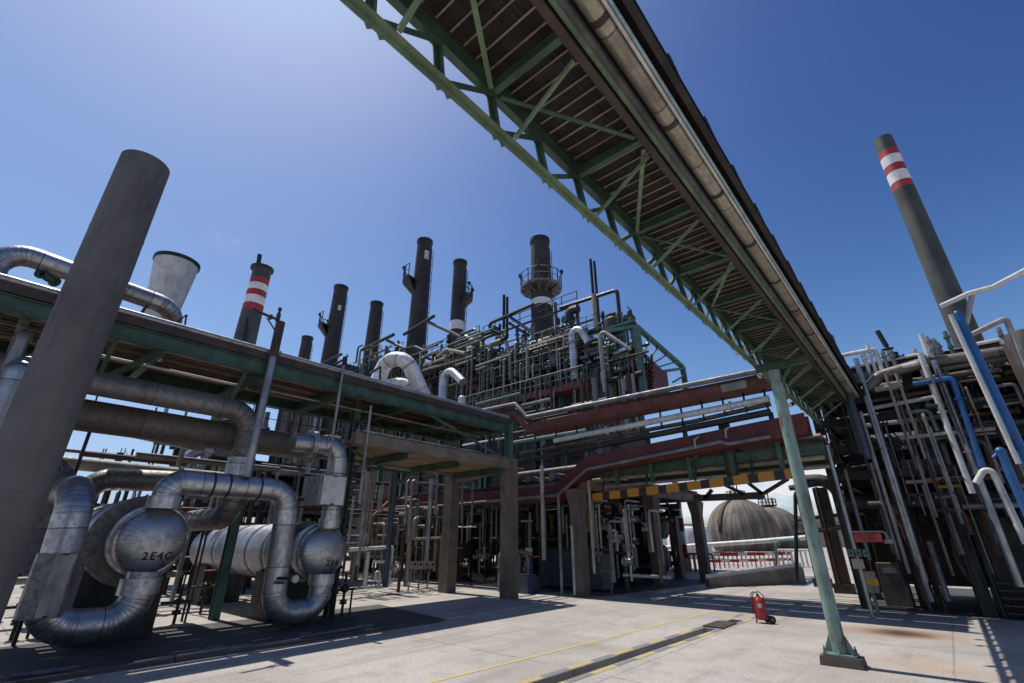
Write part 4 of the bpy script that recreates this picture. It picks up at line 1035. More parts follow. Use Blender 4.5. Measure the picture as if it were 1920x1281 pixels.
# grated decks added to shade the front of the unit, and the kit below the red platform
for k, (px0, px1, py, y0, lb) in enumerate(((905, 1130, 690, 23.6, 'dark grated deck over the red platform'), (930, 1132, 662, 24.0, 'dark grated deck just under the roof pipes'), (690, 880, 716, 23.8, 'dark grated deck behind the white bends'))):
    a, c = at(px0, py, y=y0), at(px1, py, y=y0); z = at((px0+px1)/2, py, y=y0).z
    t = thing('grated_deck', ((a.x+c.x)/2, 24.5, z), lb, 'deck')
    b = MB(); b.box(a.x, y0, z-.10, c.x, 25.1, z); b.build('grating', M['dark'], t)
    b = MB(); b.rail([(a.x, y0+.03, z), (c.x, y0+.03, z)], 1.05, 1.1, .03, 2); b.build('railing', M['green_frame' if k < 2 else 'dark'], t)
rnd = random.Random(91)
for i in range(44):
    px = rnd.uniform(885, 1290); y = rnd.uniform(19.8, 23.2); p = at(px, rnd.uniform(735, 830), y=y); z1 = min(p.z+rnd.uniform(1, 3), 10.1)
    if p.x > -10.5: continue
    pipe('upright pipe below the red platform of the chimney unit', [(p.x, y, max(3.9, p.z-2)), (p.x, y, z1)], rnd.uniform(.04, .12), rnd.choice(('dark', 'brown', 'green_frame', 'grey', 'palegrey', 'rust', 'casing')), 'platform_riser', group='uprights below the red platform', n=7)
for i in range(40):
    px = rnd.uniform(885, 1240); y = rnd.uniform(19.8, 23.2); p = at(px, rnd.uniform(740, 835), y=y); l = rnd.uniform(1, 4)
    if p.x > -11 or p.z < 4.2 or p.z > 10: continue
    pipe('level pipe below the red platform of the chimney unit', [(p.x-l, y, p.z), (min(p.x+l*.3, -10.4), y, p.z)], rnd.uniform(.04, .14), rnd.choice(('dark', 'brown', 'green_frame', 'grey', 'white', 'rust', 'cream')), 'platform_cross_pipe', group='level pipes below the red platform', n=7)
for i in range(50):
    px = rnd.uniform(690, 1185); a = 650+max(0, (840-px)*.15)+rnd.uniform(0, 60)
    vpipe('thin upright in the tangle before the heater boxes', px, a, a+rnd.uniform(20, 60), rnd.uniform(1.5, 4), rnd.choice(('grey', 'palegrey', 'green_frame', 'dark', 'cream', 'dark')), 'unit_upright', 'thin uprights of the chimney unit', 6, y=rnd.uniform(23.0, 25))

# open braced frames over the heaters, between the chimneys
def openframe(x0, x1, y0, y1, z0, z1, nx, nz, lab, mat):
    t = thing('braced_steelwork', ((x0+x1)/2, (y0+y1)/2, z0), lab, 'frame')
    for i in range(nx+1):
        for y in (y0, y1):
            x = x0+(x1-x0)*i/nx; b = MB(); b.bar((x, y, z0), (x, y, z1+(.8 if i % 3 == 1 else 0)), .14, .14); b.build('column', M[mat], t)
    for k in range(1, nz+1):
        z = z0+(z1-z0)*k/nz
        for y in (y0, y1):
            b = MB(); b.bar((x0, y-.02, z), (x1, y-.02, z), .10, .14); b.build('beam', M[mat], t)
        for i in range(0, nx):
            xa, xb = x0+(x1-x0)*i/nx, x0+(x1-x0)*(i+1)/nx
            if (i+k) % 2: 
                b = MB(); b.bar((xa, y0-.09, z-(z1-z0)/nz), (xb, y0-.09, z), .07); b.build('brace', M[mat], t)
    b = MB(); b.rail([(x0, y0, z1), (x1, y0, z1)], 1.1, 1.3, .035, 1); b.build('railing', M['dark'], t)
    return t
zt_ = zat(960, 640, 24.9)
openframe(-24.6, -15.4, 24.7, 27.5, 9.5, zt_+1.0, 5, 3, 'brown braced open frame under the broad ring-platform chimney', 'brown')
openframe(-35.2, -25.4, 25.0, 28, 9.5, zat(850, 662, 25)+.6, 5, 3, 'green braced open frame round the foot of the tallest slim chimney', 'green')
openframe(-48, -36.5, 25.2, 28, 9.5, zat(710, 690, 25.2)+.8, 5, 3, 'dark braced open frame round the foot of the plain dark chimney', 'dark')
rnd = random.Random(123)
for i in range(44):
    px = rnd.uniform(670, 1060); y = rnd.uniform(24.2, 27); base = 676-(px-670)*.10
    p = at(px, base+rnd.uniform(-22, 22), y=y); k = rnd.random()
    if k < .45: pts = [p, p+V(rnd.uniform(1, 4), 0, 0)]
    elif k < .75: pts = [p+V(0, 0, -1.5), p+V(0, 0, .5), p+V(rnd.uniform(.8, 2), 0, .5), p+V(rnd.uniform(2, 2.5), 0, -.6)]
    else: pts = [p+V(0, 0, -1.5), p+V(0, 0, rnd.uniform(.3, 1.2))]
    pipe('roof pipe or bend amid the braced frames of the chimney unit', pts, rnd.uniform(.05, .16), rnd.choice(('dark', 'black', 'green_frame', 'cream', 'brown', 'grey', 'palegrey')), 'roof_pipe', group='roof pipes of the chimney unit', n=7)

rnd = random.Random(321)
for i in range(14):
    px = rnd.uniform(760, 1120); py = rnd.uniform(648, 735)+max(0, (880-px)*.12); y = rnd.uniform(24.3, 25); p = at(px, py, y=y)
    pipe('fat dull duct bent between the decks of the chimney unit', [p+V(0, 0, -rnd.uniform(.8, 2)), p, p+V(rnd.choice((-1, 1))*rnd.uniform(1.2, 2.6), 0, rnd.uniform(-.3, .3))], rnd.uniform(.16, .34), rnd.choice(('alu_old', 'casing', 'brown', 'alu_dull', 'dark', 'red')), 'duct', group='fat ducts of the chimney unit', n=12, bend=.5, cat='duct')
for k, (px, a, c) in enumerate(((905, 650, 740), (985, 632, 715), (1062, 640, 705), (840, 660, 745), (735, 672, 720), (1130, 640, 715))):
    q0, q1 = vline(px, a, c, y=23.5); b = MB(); b.ladder(q1, q0, .5, (1, 0, 0), .035, .35)
    single('ladder', b, M['grey' if k % 2 else 'green_frame'], 'narrow upright ladder between the decks of the chimney unit', 'ladder', 'ladders of the chimney unit')
for k, (px0, px1, py, y0, lb) in enumerate(((1062, 1190, 668, 23.9, 'dark grated deck within the green corner frame'), (760, 900, 690, 24.2, 'dark grated deck under the tallest slim chimney'), (1000, 1120, 632, 24.4, 'short dark grated deck at the foot of the ring-platform chimney'))):
    a, c = at(px0, py, y=y0), at(px1, py, y=y0); z = at((px0+px1)/2, py, y=y0).z
    t = thing('grated_deck', ((a.x+c.x)/2, 24.5, z), lb, 'deck')
    b = MB(); b.box(a.x, y0, z-.10, c.x, 25.1, z); b.build('grating', M['dark'], t)
    b = MB(); b.rail([(a.x, y0+.03, z), (c.x, y0+.03, z)], 1.05, .8, .03, 2); b.build('railing', M['grey'], t)
for i in range(40):
    px = rnd.uniform(650, 1190); py = rnd.uniform(630, 700)+max(0, (860-px)*.14); y = rnd.uniform(23.6, 24.6); p = at(px, py, y=y); s = rnd.uniform(.09, .2)
    b = MB(); b.lathe([(-s*1.5, s), (-s, s), (-s, s*.5), (0, s*.8), (s, s*.5), (s, s), (s*1.5, s)], p, (1, 0, 0), 10); b.tube([p, p+V(0, 0, s*2.4)], s*.3, 6); b.torus(p+V(0, 0, s*2.4), (0, 0, 1), s, s*.16, 12, 5)
    single('valve', b, M[rnd.choice(('dark', 'palegrey', 'grey', 'green_frame', 'silver'))], 'valve with a handwheel among the pipes of the chimney unit', 'valve', 'valves of the chimney unit')
# ================================================================ cross trays and second rack
YT = 14.5
def tray(label, pts, y, h, d, mat, rim, name='cable_tray'):
    """deep channel following px points on the plane y, open side up"""
    P = [at(a, c, y=y) for a, c in pts]
    t = thing(name, min(P, key=lambda q: q.z), label, 'cable tray')
    b = MB()
    for k, (p, q) in enumerate(zip(P[:-1], P[1:])):
        for (yy, z0, z1, w) in ((0, -h/2, h/2, .02), (d, -h/2, h/2, .02)):
            o = V(0, yy, 0); s = V(0, w/2, 0)
            b.hexa([p+o-s+V(0, 0, z0), q+o-s+V(0, 0, z0), q+o+s+V(0, 0, z0), p+o+s+V(0, 0, z0), p+o-s+V(0, 0, z1), q+o-s+V(0, 0, z1), q+o+s+V(0, 0, z1), p+o+s+V(0, 0, z1)])
        s0, s1 = V(0, .012, 0), V(0, d-.012, 0)
        b.hexa([p+s0+V(0, 0, -h/2), q+s0+V(0, 0, -h/2), q+s1+V(0, 0, -h/2), p+s1+V(0, 0, -h/2), p+s0+V(0, 0, -h/2+.03), q+s0+V(0, 0, -h/2+.03), q+s1+V(0, 0, -h/2+.03), p+s1+V(0, 0, -h/2+.03)])
    b.build('channel', M[mat], t)
    if rim:
        b = MB()
        for (yy) in (-.03, d+.03): b.tube([p+V(0, yy, h/2+.02) for p in P], .05, 8, .02)
        b.build('edge_pipe', M[rim], t)
    return t
tray('upper faded red cable tray with a kink, running to the overhead bridge', [(870, 790), (962, 771), (988, 803), (1445, 708)], YT, .36, .75, 'orange_red', None)
wire('blue-grey pipe following the top edge of the upper red tray', [(866, 777), (966, 757), (988, 782), (1448, 690)], .085, 'grey', y=YT-.1, n=14, bend=.1)
wire('dark narrow pipe between blue-grey pipe and upper red tray', [(880, 784), (964, 766), (988, 790), (1446, 699)], .035, 'dark', y=YT-.06, n=8, bend=.1)
q = at(1352, 729, y=YT-.03); q2 = at(1400, 719, y=YT-.03)
b = MB(); b.hexa([q+V(0, -.012, -.12), q2+V(0, -.012, -.12), q2+V(0, 0, -.12), q+V(0, 0, -.12), q+V(0, -.012, .12), q2+V(0, -.012, .12), q2+V(0, 0, .12), q+V(0, 0, .12)])
single('blank_plate', b, M['cream'], 'pale blank plate fixed on the face of the upper red tray', 'plate')
tray('lower deep red cable tray stepping down and running on behind the rack', [(1512, 792), (1098, 871), (1040, 925), (610, 952)], YT+.1, .56, .55, 'red', None)
wire('dark pipe bundle lying over the lower deep red tray', [(968, 866), (1445, 772)], .10, 'dark', y=YT+.25, n=12)
wire('dull pipe lying behind the dark pipe bundle of the lower red tray', [(975, 850), (1300, 790), (1445, 757)], .07, 'alu_old', y=YT+.5, n=12)
wire('bright white pipe slung between the two red trays', [(1040, 826), (1442, 747)], .10, 'white', y=YT+.35, n=16, flg=((0, .3), (0, .86)))
wire('grey conduit under the edge of the lower deep red tray', [(1445, 818), (1365, 832), (1352, 828), (1100, 880), (1046, 928), (640, 965)], .055, 'grey', y=YT+.0, n=10, bend=.1)
for i in range(12):
    px = 1003+i*38.5
    a = at(px, 793-(px-1003)*.205, y=YT+.4); c = at(px+1, 846-(px-1003)*.185, y=YT+.4)
    b = MB(); b.tube([a, V(a.x, a.y, c.z)], .035, 6)
    single('tray_hanger', b, M['dark'], 'dark hanger rod between the two red trays', 'hanger', 'hanger rods of the red trays')
for (px, py, lb) in ((1368, 800, 'small crooked pale drain pipe hung before the lower red tray, closer to the post'), (1310, 818, 'small crooked pale drain pipe hung before the lower red tray, mid span'),):
    wire(lb, [(px, py), (px-8, py+6), (px-6, py+22)], .03, 'palegrey', y=YT-.08, bend=.04)

# concrete and steel rack on the far side, carrying those trays
t = thing('pipe_rack', (-9.5, 19, 0), 'brown concrete columned rack over the dark bay beyond the yard', 'pipe rack')
def flare(x, y, z1, w=.42):
    b = MB(); b.box(x-w/2, y-w/2, 0, x+w/2, y+w/2, z1-.6)
    k = w/2; b.hexa([(x-k, y-k, z1-.6), (x+k, y-k, z1-.6), (x+k, y+k, z1-.6), (x-k, y+k, z1-.6), (x-k*1.25, y-k*1.9, z1), (x+k*1.25, y-k*1.9, z1), (x+k*1.25, y+k*1.9, z1), (x-k*1.25, y+k*1.9, z1)]); b.build('column', M['column'], t)
for x, y in ((-9.85, 14.95), (-9.31, 19.9), (-8.87, 23.8), (-10.43, 24.6), (-13.4, 15.2), (-13.2, 19.9), (-13.0, 24.2)): flare(x, y, 3.45)
for a, c in (((-9.6, 15.2, 3.62), (-8.8, 24.1, 3.62)), ((-13.3, 15.2, 3.62), (-13, 24.4, 3.62))):
    b = MB(); b.bar(a, c, .3, .32); b.build('beam', M['beam'], t)
for y in (15.1, 19.9, 23.9):
    b = MB(); b.bar((-13.1, y, 3.63), (-9.6+(y-15)*.09, y, 3.63), .28, .30); b.build('beam', M['beam'], t)
b = MB(); rnd = random.Random(9)
for i in range(30):
    y = 15.3+i*.3; b.box(-30, y, 3.80+rnd.uniform(0, .01), -9.5+(y-15)*.085, y+.285, 3.85)
b.build('plank_deck', M['brown'], t)  # deck added as a roof, run past the columns to shade the bay
for i, (x, r, mt) in enumerate(((-10.0, .13, 'alu_old'), (-10.5, .09, 'rust'), (-11.0, .16, 'alu_dull'), (-11.6, .1, 'cream'), (-12.2, .14, 'alu_old'), (-12.8, .09, 'brown'), (-9.6, .07, 'brown'))):
    pipe('dull pipe on top of the concrete columned rack, running away from the yard', [(x, 15.0, 3.86+r), (x+.6, 24.5, 3.86+r)], r, mt, group='pipes on the concrete rack', n=10)
# girders crossing the road between the rack and the pipe tangle
t = thing('road_gantry', (-5.8, 15.4, 0), 'green steel girders and pipe supports crossing above the road between the two pipe structures', 'gantry')
for (y, z) in ((15.2, 3.95), (16.6, 4.0), (18.0, 4.0)):
    b = MB(); b.ibeam((-9.4, y, z), (-1.9, y, z+.12), .26, .16, .02); b.build('girder', M['green'], t)
for x in (-8.2, -6.9, -5.6, -4.3, -3.0):
    b = MB(); b.ibeam((x, 15.3, 4.2), (x, 18.3, 4.2), .18, .12, .015); b.build('cross_beam', M['green'], t)
    b = MB(); b.bar((x, 15.05, 3.5), (x, 15.05, 5.2), .12, .12); b.build('upright', M['green'], t)
for a, c in (((-8.2, 15.1, 4.9), (-6.9, 15.1, 4.05)), ((-4.3, 15.1, 4.9), (-5.6, 15.1, 4.05)), ((-8.2, 15.1, 4.1), (-9.3, 15.1, 4.9))):
    b = MB(); b.bar(a, c, .09, .09); b.build('brace', M['green'], t)
for i, (y, z, r, mt, lb) in enumerate(((15.5, 3.75, .08, 'cream', 'cream pipe crossing the road low under the green girders, first in line'), (15.9, 4.35, .12, 'alu_old', 'weathered pipe crossing the road on the green girders, first in line'), (16.3, 4.35, .10, 'rust', 'rusty pipe crossing the road on the green girders'), (16.8, 4.4, .15, 'alu_dull', 'thickest dull pipe crossing the road on the green girders'), (17.3, 4.35, .09, 'palegrey', 'pale pipe crossing the road behind the thickest dull one'), (17.8, 4.4, .12, 'brown', 'brown pipe crossing the road, farthest across the girders'), (16.0, 3.55, .06, 'palegrey', 'thin pale pipe crossing the road just above the striped beam'))):
    pipe(lb, [(-13.5, y, z), (-2.0, y, z+.12)], r, mt, n=12)
pipe('fat brown pipe dropping from the trays over the road to the girders', [(-4.4, 15.2, 5.1), (-4.4, 15.2, 3.5)], .17, 'brown', n=14, flg=((0, .55),))
# striped height bar
m, nt, bb = newmat('hazard_stripes'); g = nt.nodes.new('ShaderNodeNewGeometry'); s_ = nt.nodes.new('ShaderNodeSeparateXYZ'); nt.links.new(g.outputs['Position'], s_.inputs[0])
fr = math_(nt, 'FRACT', math_(nt, 'ADD', math_(nt, 'DIVIDE', s_.outputs[0], .68), 40.28)); st = ramp(nt, fr, .60, .61, 0, 1)
nz = noise(nt, 6, 5, .7); c = mixc(nt, st, (.42, .18, .012), (.012, .012, .013)); c = mixc(nt, ramp(nt, nz, .5, .75, 0, .5), c, (.09, .05, .02)); nt.links.new(c, bb.inputs['Base Color']); bb.inputs['Roughness'].default_value = .55
h0, h1 = at(1100, 934, y=14.75), at(1484, 888, y=14.75)
t = thing('height_bar', ((h0.x+h1.x)/2, 14.75, 3), 'yellow and black striped clearance bar spanning the road entrance under the girders', 'clearance bar')
b = MB(); b.bar(h0, h1, .16, .24); b.build('striped_beam', m, t)
for f in (.1, .35, .6, .85):
    p = h0.lerp(h1, f); b = MB(); b.bar(p+V(0, 0, .12), p+V(0, .2, .55), .05, .05); b.build('hanger', M['dark'], t)
t = thing('hanging_steelwork', (-4.5, 15.6, 2.9), 'dark steel frame hanging below the striped bar near the green post', 'frame')
for a, c in (((1300, 931), (1432, 925)), ((1432, 925), (1478, 897)), ((1335, 918), (1322, 934)), ((1395, 926), (1350, 905)), ((1430, 926), (1400, 903)), ((1300, 937), (1432, 932))):
    b = MB(); b.bar(at(*a, y=16), at(*c, y=16), .09, .10); b.build('bar', M['dark'], t)
# dark bay contents
gq = at(1010, 1037, y=16.5)
t = thing('equipment_cabinet', (-11.4, 16.8, 0), 'blue-grey steel cabinet tank standing in the dark bay behind the concrete column', 'cabinet')
b = MB(); b.box(-12.85, 16.5, .08, -9.95, 17.3, 1.36); b.build('body', M['blue_dark'], t)
b = MB(); b.box(-12.95, 16.4, 1.36, -9.85, 17.4, 1.44); b.build('lid', M['dark'], t)
for x in (-12.3, -11.4, -10.5):
    b = MB(); b.box(x-.03, 16.47, .1, x+.03, 16.5, 1.34); b.build('stiffener', M['blue_dark'], t)
# safety sign
sx = at(992, 1052, y=15.2)
t = thing('safety_sign', (sx.x, 15.2, 0), 'tall narrow multicolour safety board on a thin post by the concrete column', 'sign')
w_ = 8*tt(992, 1052, y=15.2); zt, zb = at(990, 1027, y=15.2).z, at(994, 1077, y=15.2).z
rows = [('white', .0, .14), ('yellow', .14, .28), ('orange_red', .28, .40), ('red_bright', .40, .53), ('blue', .53, 1.0)]
M['blue_sign'] = paint('blue_sign_paint', (.03, .12, .42), .5, 0, .0, .1)
for nm, f0, f1 in rows:
    b = MB(); b.box(sx.x-w_, 15.17, zt-(zt-zb)*f1, sx.x+w_, 15.2, zt-(zt-zb)*f0); b.build('panel', M['blue_sign' if nm == 'blue' else nm], t)
b = MB()
for f in (.60, .68, .76, .84, .92): b.box(sx.x-w_*.6, 15.162, zt-(zt-zb)*(f+.018), sx.x+w_*(.7 if f < .8 else .3), 15.17, zt-(zt-zb)*f)
b.build('print_line', M['white'], t)
b = MB(); b.tube([(sx.x, 15.22, 0), (sx.x, 15.22, zt)], .025, 8); b.build('post', M['grey'], t)
# uprights by the dark bay
for px, a, c, w_, mt, lb in ((1016, 873, 1050, 7, 'palegrey', 'pale straight conduit hanging from the lower red tray into the dark bay'), (1047, 925, 1112, 5, 'grey', 'thin grey conduit before the blue-grey cabinet'), (1072, 985, 1115, 5, 'palegrey', 'thin pale conduit against the concrete column front'), (1104, 900, 1075, 5, 'cream', 'cream conduit bent down the side of the concrete column'), (887, 905, 980, 4, 'grey', 'thin hanger rod of the lamp tube, first of a pair'), (868, 905, 980, 4, 'grey', 'thin hanger rod of the lamp tube, second of a pair')):
    vpipe(lb, px, a, c, w_, mt, 'conduit', y=14.4, cat='conduit')
wire('thin pale lamp tube hung level by two rods in the dark bay', [(858, 988), (893, 987)], .035, 'white', 'lamp_tube', y=14.4, cat='lamp tube')
for pts, lb in ((((1112, 980), (1135, 968)), 'slanted pale batten in the dark bay, upper of two'), (((1113, 985), (1137, 973)), 'slanted pale batten in the dark bay, lower of two'), (((1200, 977), (1216, 989)), 'short pale batten sloping the other way near the open road'), (((1052, 988), (1072, 989)), 'short level pale batten in the middle of the dark bay')):
    wire(lb, pts, .035, 'palegrey', 'batten', y=18, cat='batten')
rnd = random.Random(21)
for i in range(60):
    x = rnd.uniform(-16, -9.6); y = rnd.uniform(17.6, 24); z0 = rnd.choice((0, 0, 1.2, 2)); z1 = rnd.uniform(2.5, 3.8)
    pipe('dark upright pipe deep in the bay under the concrete rack', [(x, y, z0), (x, y, z1)], rnd.uniform(.03, .12), rnd.choice(('dark', 'brown', 'rust', 'grey', 'alu_old')), 'bay_riser', group='upright pipes in the dark bay', n=7)
for i in range(44):
    x = rnd.uniform(-17, -11.5); y = rnd.uniform(17.6, 24); z = rnd.uniform(.4, 3.4); l = rnd.uniform(1.2, 4)
    pipe('dark level pipe deep in the bay under the concrete rack', [(x, y, z), (min(x+l, -9.5), y, z)], rnd.uniform(.03, .13), rnd.choice(('dark', 'brown', 'rust', 'grey', 'casing')), 'bay_cross_pipe', group='level pipes in the dark bay', n=7)
def drum(x, y, z, r, l, lab, mat='dark', ax=(1, 0, 0), name='drum'):
    t = thing(name, (x, y, 0), lab, 'drum')
    b = MB(); b.lathe([(-l/2-r*.3, 0), (-l/2-r*.2, r*.6), (-l/2, r), (l/2, r), (l/2+r*.2, r*.6), (l/2+r*.3, 0)], (x, y, z), ax, 24); b.build('shell', M[mat], t)
    for k in (-.3, .3):
        p = V(x, y, 0)+Vector(ax)*l*k; b = MB(); b.box(p.x-.15, p.y-.15-r*.4*(1-abs(ax[1])), 0, p.x+.15, p.y+.15+r*.4*(1-abs(ax[1])), z-r*.8); b.build('saddle', M['plinth'], t)
    return t
drum(-11.0, 21.5, 1.0, .55, 2.6, 'dark horizontal drum in the bay beside the open road', 'dark')
drum(-14.5, 19.0, 1.1, .6, 3.2, 'brown horizontal drum deep in the bay behind the cabinet', 'casing')
drum(-18.5, 16.5, 1.2, .6, 3.4, 'brown horizontal drum behind the white pump loop', 'casing')
drum(-12.4, 23.6, 2.4, .6, 3.8, 'dark drum high at the back of the bay', 'dark')
for i in range(2):
    pipe('grey dished loop pipe, %s of two bent risers before the concrete column' % ('slimmer' if i else 'thicker'), [(-13.0+i*.55, 14.3, 0), (-13.0+i*.55, 14.3, 1.35), (-12.6+i*.45, 14.9, 1.35), (-12.6+i*.45, 14.9, .4)], .11-.02*i, 'alu_dull', bend=.25, flg=((0, .6),))
b = MB(); b.box(-12.2, 14.2, 0, -11.6, 14.8, .55); b.box(-12.15, 14.25, .55, -11.65, 14.75, .62); single('pump_box', b, M['blue_dark'], 'low blue-grey pump box by the rack end column', 'pump box')

# ---- middle ground behind the green rack: uprights, loop, boxes
KX = dict(x=-15.6)
for px, a, c, w_, mt, lb in ((691, 884, 1060, 7, 'palegrey', 'tall pale riser behind the white pump loop, first of three close ones'), (697, 887, 1022, 5, 'palegrey', 'tall pale riser behind the white pump loop, second of three close ones'), (704, 887, 1020, 5, 'cream', 'tall cream riser behind the white pump loop, third of three close ones'), (716, 910, 960, 9, 'palegrey', 'short fat pale riser above the white pump loop'), (741, 885, 1100, 12, 'blue_dark', 'slate blue steel upright beside the white pump loop'), (810, 898, 1052, 9, 'silver', 'fat silver riser above the row of junction boxes'), (820, 900, 965, 5, 'silver', 'thin silver riser next to the fat silver one'), (664, 930, 1020, 5, 'palegrey', 'thin pale riser closest to the knotted cable riser'), (756, 1000, 1110, 6, 'rust', 'rusty upright left of the junction boxes near the slate blue one')):
    vpipe(lb, px, a, c, w_, mt, 'riser_pipe', **KX)
wire('pale hooked riser, taller of the pair beyond the slate blue upright', [(784, 905), (775, 898), (772, 912), (762, 1100)], .05, 'palegrey', bend=.12, **KX)
wire('pale hooked riser, shorter of the pair beyond the slate blue upright', [(768, 900), (763, 905), (759, 982)], .045, 'palegrey', bend=.1, **KX)
wire('ochre zigzag pipe between pale risers and slate blue upright', [(734, 886), (728, 940), (700, 966), (696, 1016)], .035, 'ochre', bend=.05, **KX)
wire('pale U-bent pipe beside the hooked risers', [(785, 970), (777, 972), (774, 1010), (830, 1008)], .045, 'palegrey', bend=.1, **KX)
wire('white looped pump pipe, square loop near the bright paving', [(655, 1030), (692, 1028), (737, 1025), (728, 1098), (684, 1101), (691, 1034)], .062, 'white', bend=.1, n=12, **KX)
wire('white straight pipe over the square white loop', [(700, 1052), (722, 1053)], .05, 'white', **KX)
wire('white twin drop pipe inside the square loop', [(704, 1090), (705, 1072), (712, 1072), (711, 1094)], .045, 'white', bend=.05, **KX)
valve(at(733, 1065, **KX), .14, 'palegrey', 'pale round pump head at the side of the square white loop', ax=(1, 0, .2), body='palegrey')
t = thing('junction_boxes', at(792, 1060, **KX), 'row of four small grey junction boxes on a thin legged stand', 'junction boxes')
t.name = 'junction_panel'
for i in range(4):
    p = at(776+i*11, 1059, **KX); b = MB(); b.box(p.x-.05, p.y-.12, p.z-.13, p.x+.06, p.y+.11, p.z+.13); bx = b.build('box', M['palegrey'], t)
    b = MB(); b.disc((p.x+.065, p.y, p.z+.02), (1, 0, 0), .05, .015, 10); b.build('dial', M['dark'], bx)
for px in (772, 790, 806):
    a = at(px, 1067, **KX); b = MB(); b.bar(a, V(a.x, a.y-.1, 0), .04); b.build('leg', M['grey'], t)
pcol = at(825, 1000, x=-14.6)
vpipe('rust-orange painted angle post against the back concrete column', 829, 1000, 1112, 5, 'ochre', 'angle_post', x=-14.5)
pipe('cross pipe at mid height behind the hooked risers', [(-16.2, 8.5, 2.6), (-16.2, 14.2, 2.6)], .06, 'rust')
rnd = random.Random(31)
for i in range(70):
    y = rnd.uniform(1.0, 16); x = rnd.uniform(-24, -17); z1 = rnd.uniform(2.2, 5.0)
    pipe('upright pipe in the crowded plant behind the green rack', [(x, y, 0), (x, y, z1)], rnd.uniform(.03, .10), rnd.choice(('dark', 'brown', 'palegrey', 'cream', 'grey', 'rust', 'silver')), 'plant_riser', group='upright pipes behind the green rack', n=7)
for i in range(60):
    y = rnd.uniform(1.5, 14); x = rnd.uniform(-24, -16.5); z = rnd.uniform(.5, 4.6); l = rnd.uniform(1.5, 5)
    pipe('level pipe in the crowded plant behind the green rack', [(x, y, z), (x, y+l, z)], rnd.uniform(.04, .14), rnd.choice(('dark', 'brown', 'cream', 'grey', 'rust', 'alu_old')), 'plant_cross_pipe', group='level pipes behind the green rack', n=7)
def frame3(x0, x1, y0, y1, zs, lab, nx, ny, mat='dark', deck=True):
    t = thing('plant_scaffold', ((x0+x1)/2, (y0+y1)/2, 0), lab, 'plant frame')
    for i in range(nx):
        for j in range(ny):
            x = x0+(x1-x0)*i/max(1, nx-1); y = y0+(y1-y0)*j/max(1, ny-1)
            b = MB(); b.ibeam((x, y, 0), (x, y, zs[-1]), .22, .2, .025, (1, 0, 0)); b.build('column', M[mat], t)
    for z in zs:
        for i in range(nx):
            x = x0+(x1-x0)*i/max(1, nx-1); b = MB(); b.ibeam((x, y0, z+.02), (x, y1, z+.02), .22, .14, .02); b.build('beam', M[mat], t)
        for j in range(ny):
            y = y0+(y1-y0)*j/max(1, ny-1); b = MB(); b.ibeam((x0, y+.12, z-.01), (x1, y+.12, z-.01), .2, .13, .02); b.build('beam', M[mat], t)
        if deck:
            b = MB(); b.box(x0, y0, z+.14, x1, y1, z+.18); b.build('deck', M['brown'], t)
            b = MB(); b.rail([(x1, y0, z+.18), (x1, y1, z+.18)], 1.0, 1.2, .025); b.build('railing', M['dark'], t)
    return t
zf = at(420, 822, x=-24).z
frame3(-26.5, -21.5, at(352, 880, x=-24).y, 13.5, (2.9, 4.7, zf), 'dark decked plant frame crowded with piping behind the second exchanger', 2, 4)
drum(-23.5, 9.0, 1.4, .8, 4.5, 'dark drum in the crowded plant frame', 'dark', (0, 1, 0))
drum(-23.5, 9.5, 4.0, .6, 4.0, 'brown drum on the middle deck of the crowded plant frame', 'casing', (0, 1, 0))
for i in range(46):
    y = rnd.uniform(5.3, 13.3); x = rnd.uniform(-26, -21.2); z = rnd.choice((3.1, 4.9, zf+.2)); h = rnd.uniform(.4, 1.5)
    if rnd.random() < .5: pts = [(x, y, z), (x, y, z+h)]
    else: pts = [(x, y-.5, z), (x, y-.5, z+h), (x, y+rnd.uniform(.2, .9), z+h)]
    pipe('small pipe or stub on the decks of the crowded plant frame', pts, rnd.uniform(.04, .13), rnd.choice(('dark', 'silver', 'palegrey', 'grey', 'brown', 'white')), 'stub_pipe', group='stub pipes on the plant frame', n=7)
# pipe pair before it: two bright loops
wire('silver hump pipe before the crowded plant frame, larger of two', [(345, 880), (352, 855), (378, 842), (396, 846)], .2, 'alu', 'insulated_pipe', x=-20, bend=.4, n=14)
wire('silver hump pipe before the crowded plant frame, smaller of two', [(378, 876), (386, 852), (400, 846)], .14, 'alu', 'insulated_pipe', x=-20, bend=.3, n=14)
# far towers seen through the gap
for k, (px, a, c, w_, lb) in enumerate(((195, 841, 870, 2.4, 'far thin dark tower, first of the twin seen under the rack pipes'), (200, 841, 870, 2.4, 'far thin dark tower, second of the twin seen under the rack pipes'), (229, 840, 872, 1.6, 'far hazy mast with guy lines, first of two'), (236, 840, 872, 1.6, 'far hazy mast with guy lines, second of two'))):
    vpipe(lb, px, a, c+10, w_, 'grey', 'far_tower', x=-110, cat='tower')
wire('far slanting guy line by the hazy masts', [(236, 846), (246, 876)], .06, 'grey', 'guy_line', x=-110, cat='guy line')
vpipe('slim dark post pair standing before the plant frame, first', 291, 830, 880, 3, 'dark', 'slim_post', x=-20, cat='post'); vpipe('slim dark post pair standing before the plant frame, second', 298, 830, 880, 3, 'dark', 'slim_post', x=-20, cat='post')
wire('dark bar joining the slim dark post pair', [(288, 830), (330, 835)], .04, 'dark', x=-20)
drum(-40, -2.0, 2.2, 1.6, 6, 'brown tank far under the cream pipe', 'casing', (0, 1, 0)); drum(-34, 4.0, 1.3, 1.2, 5, 'dull tank far behind the first exchanger', 'alu_old', (0, 1, 0))
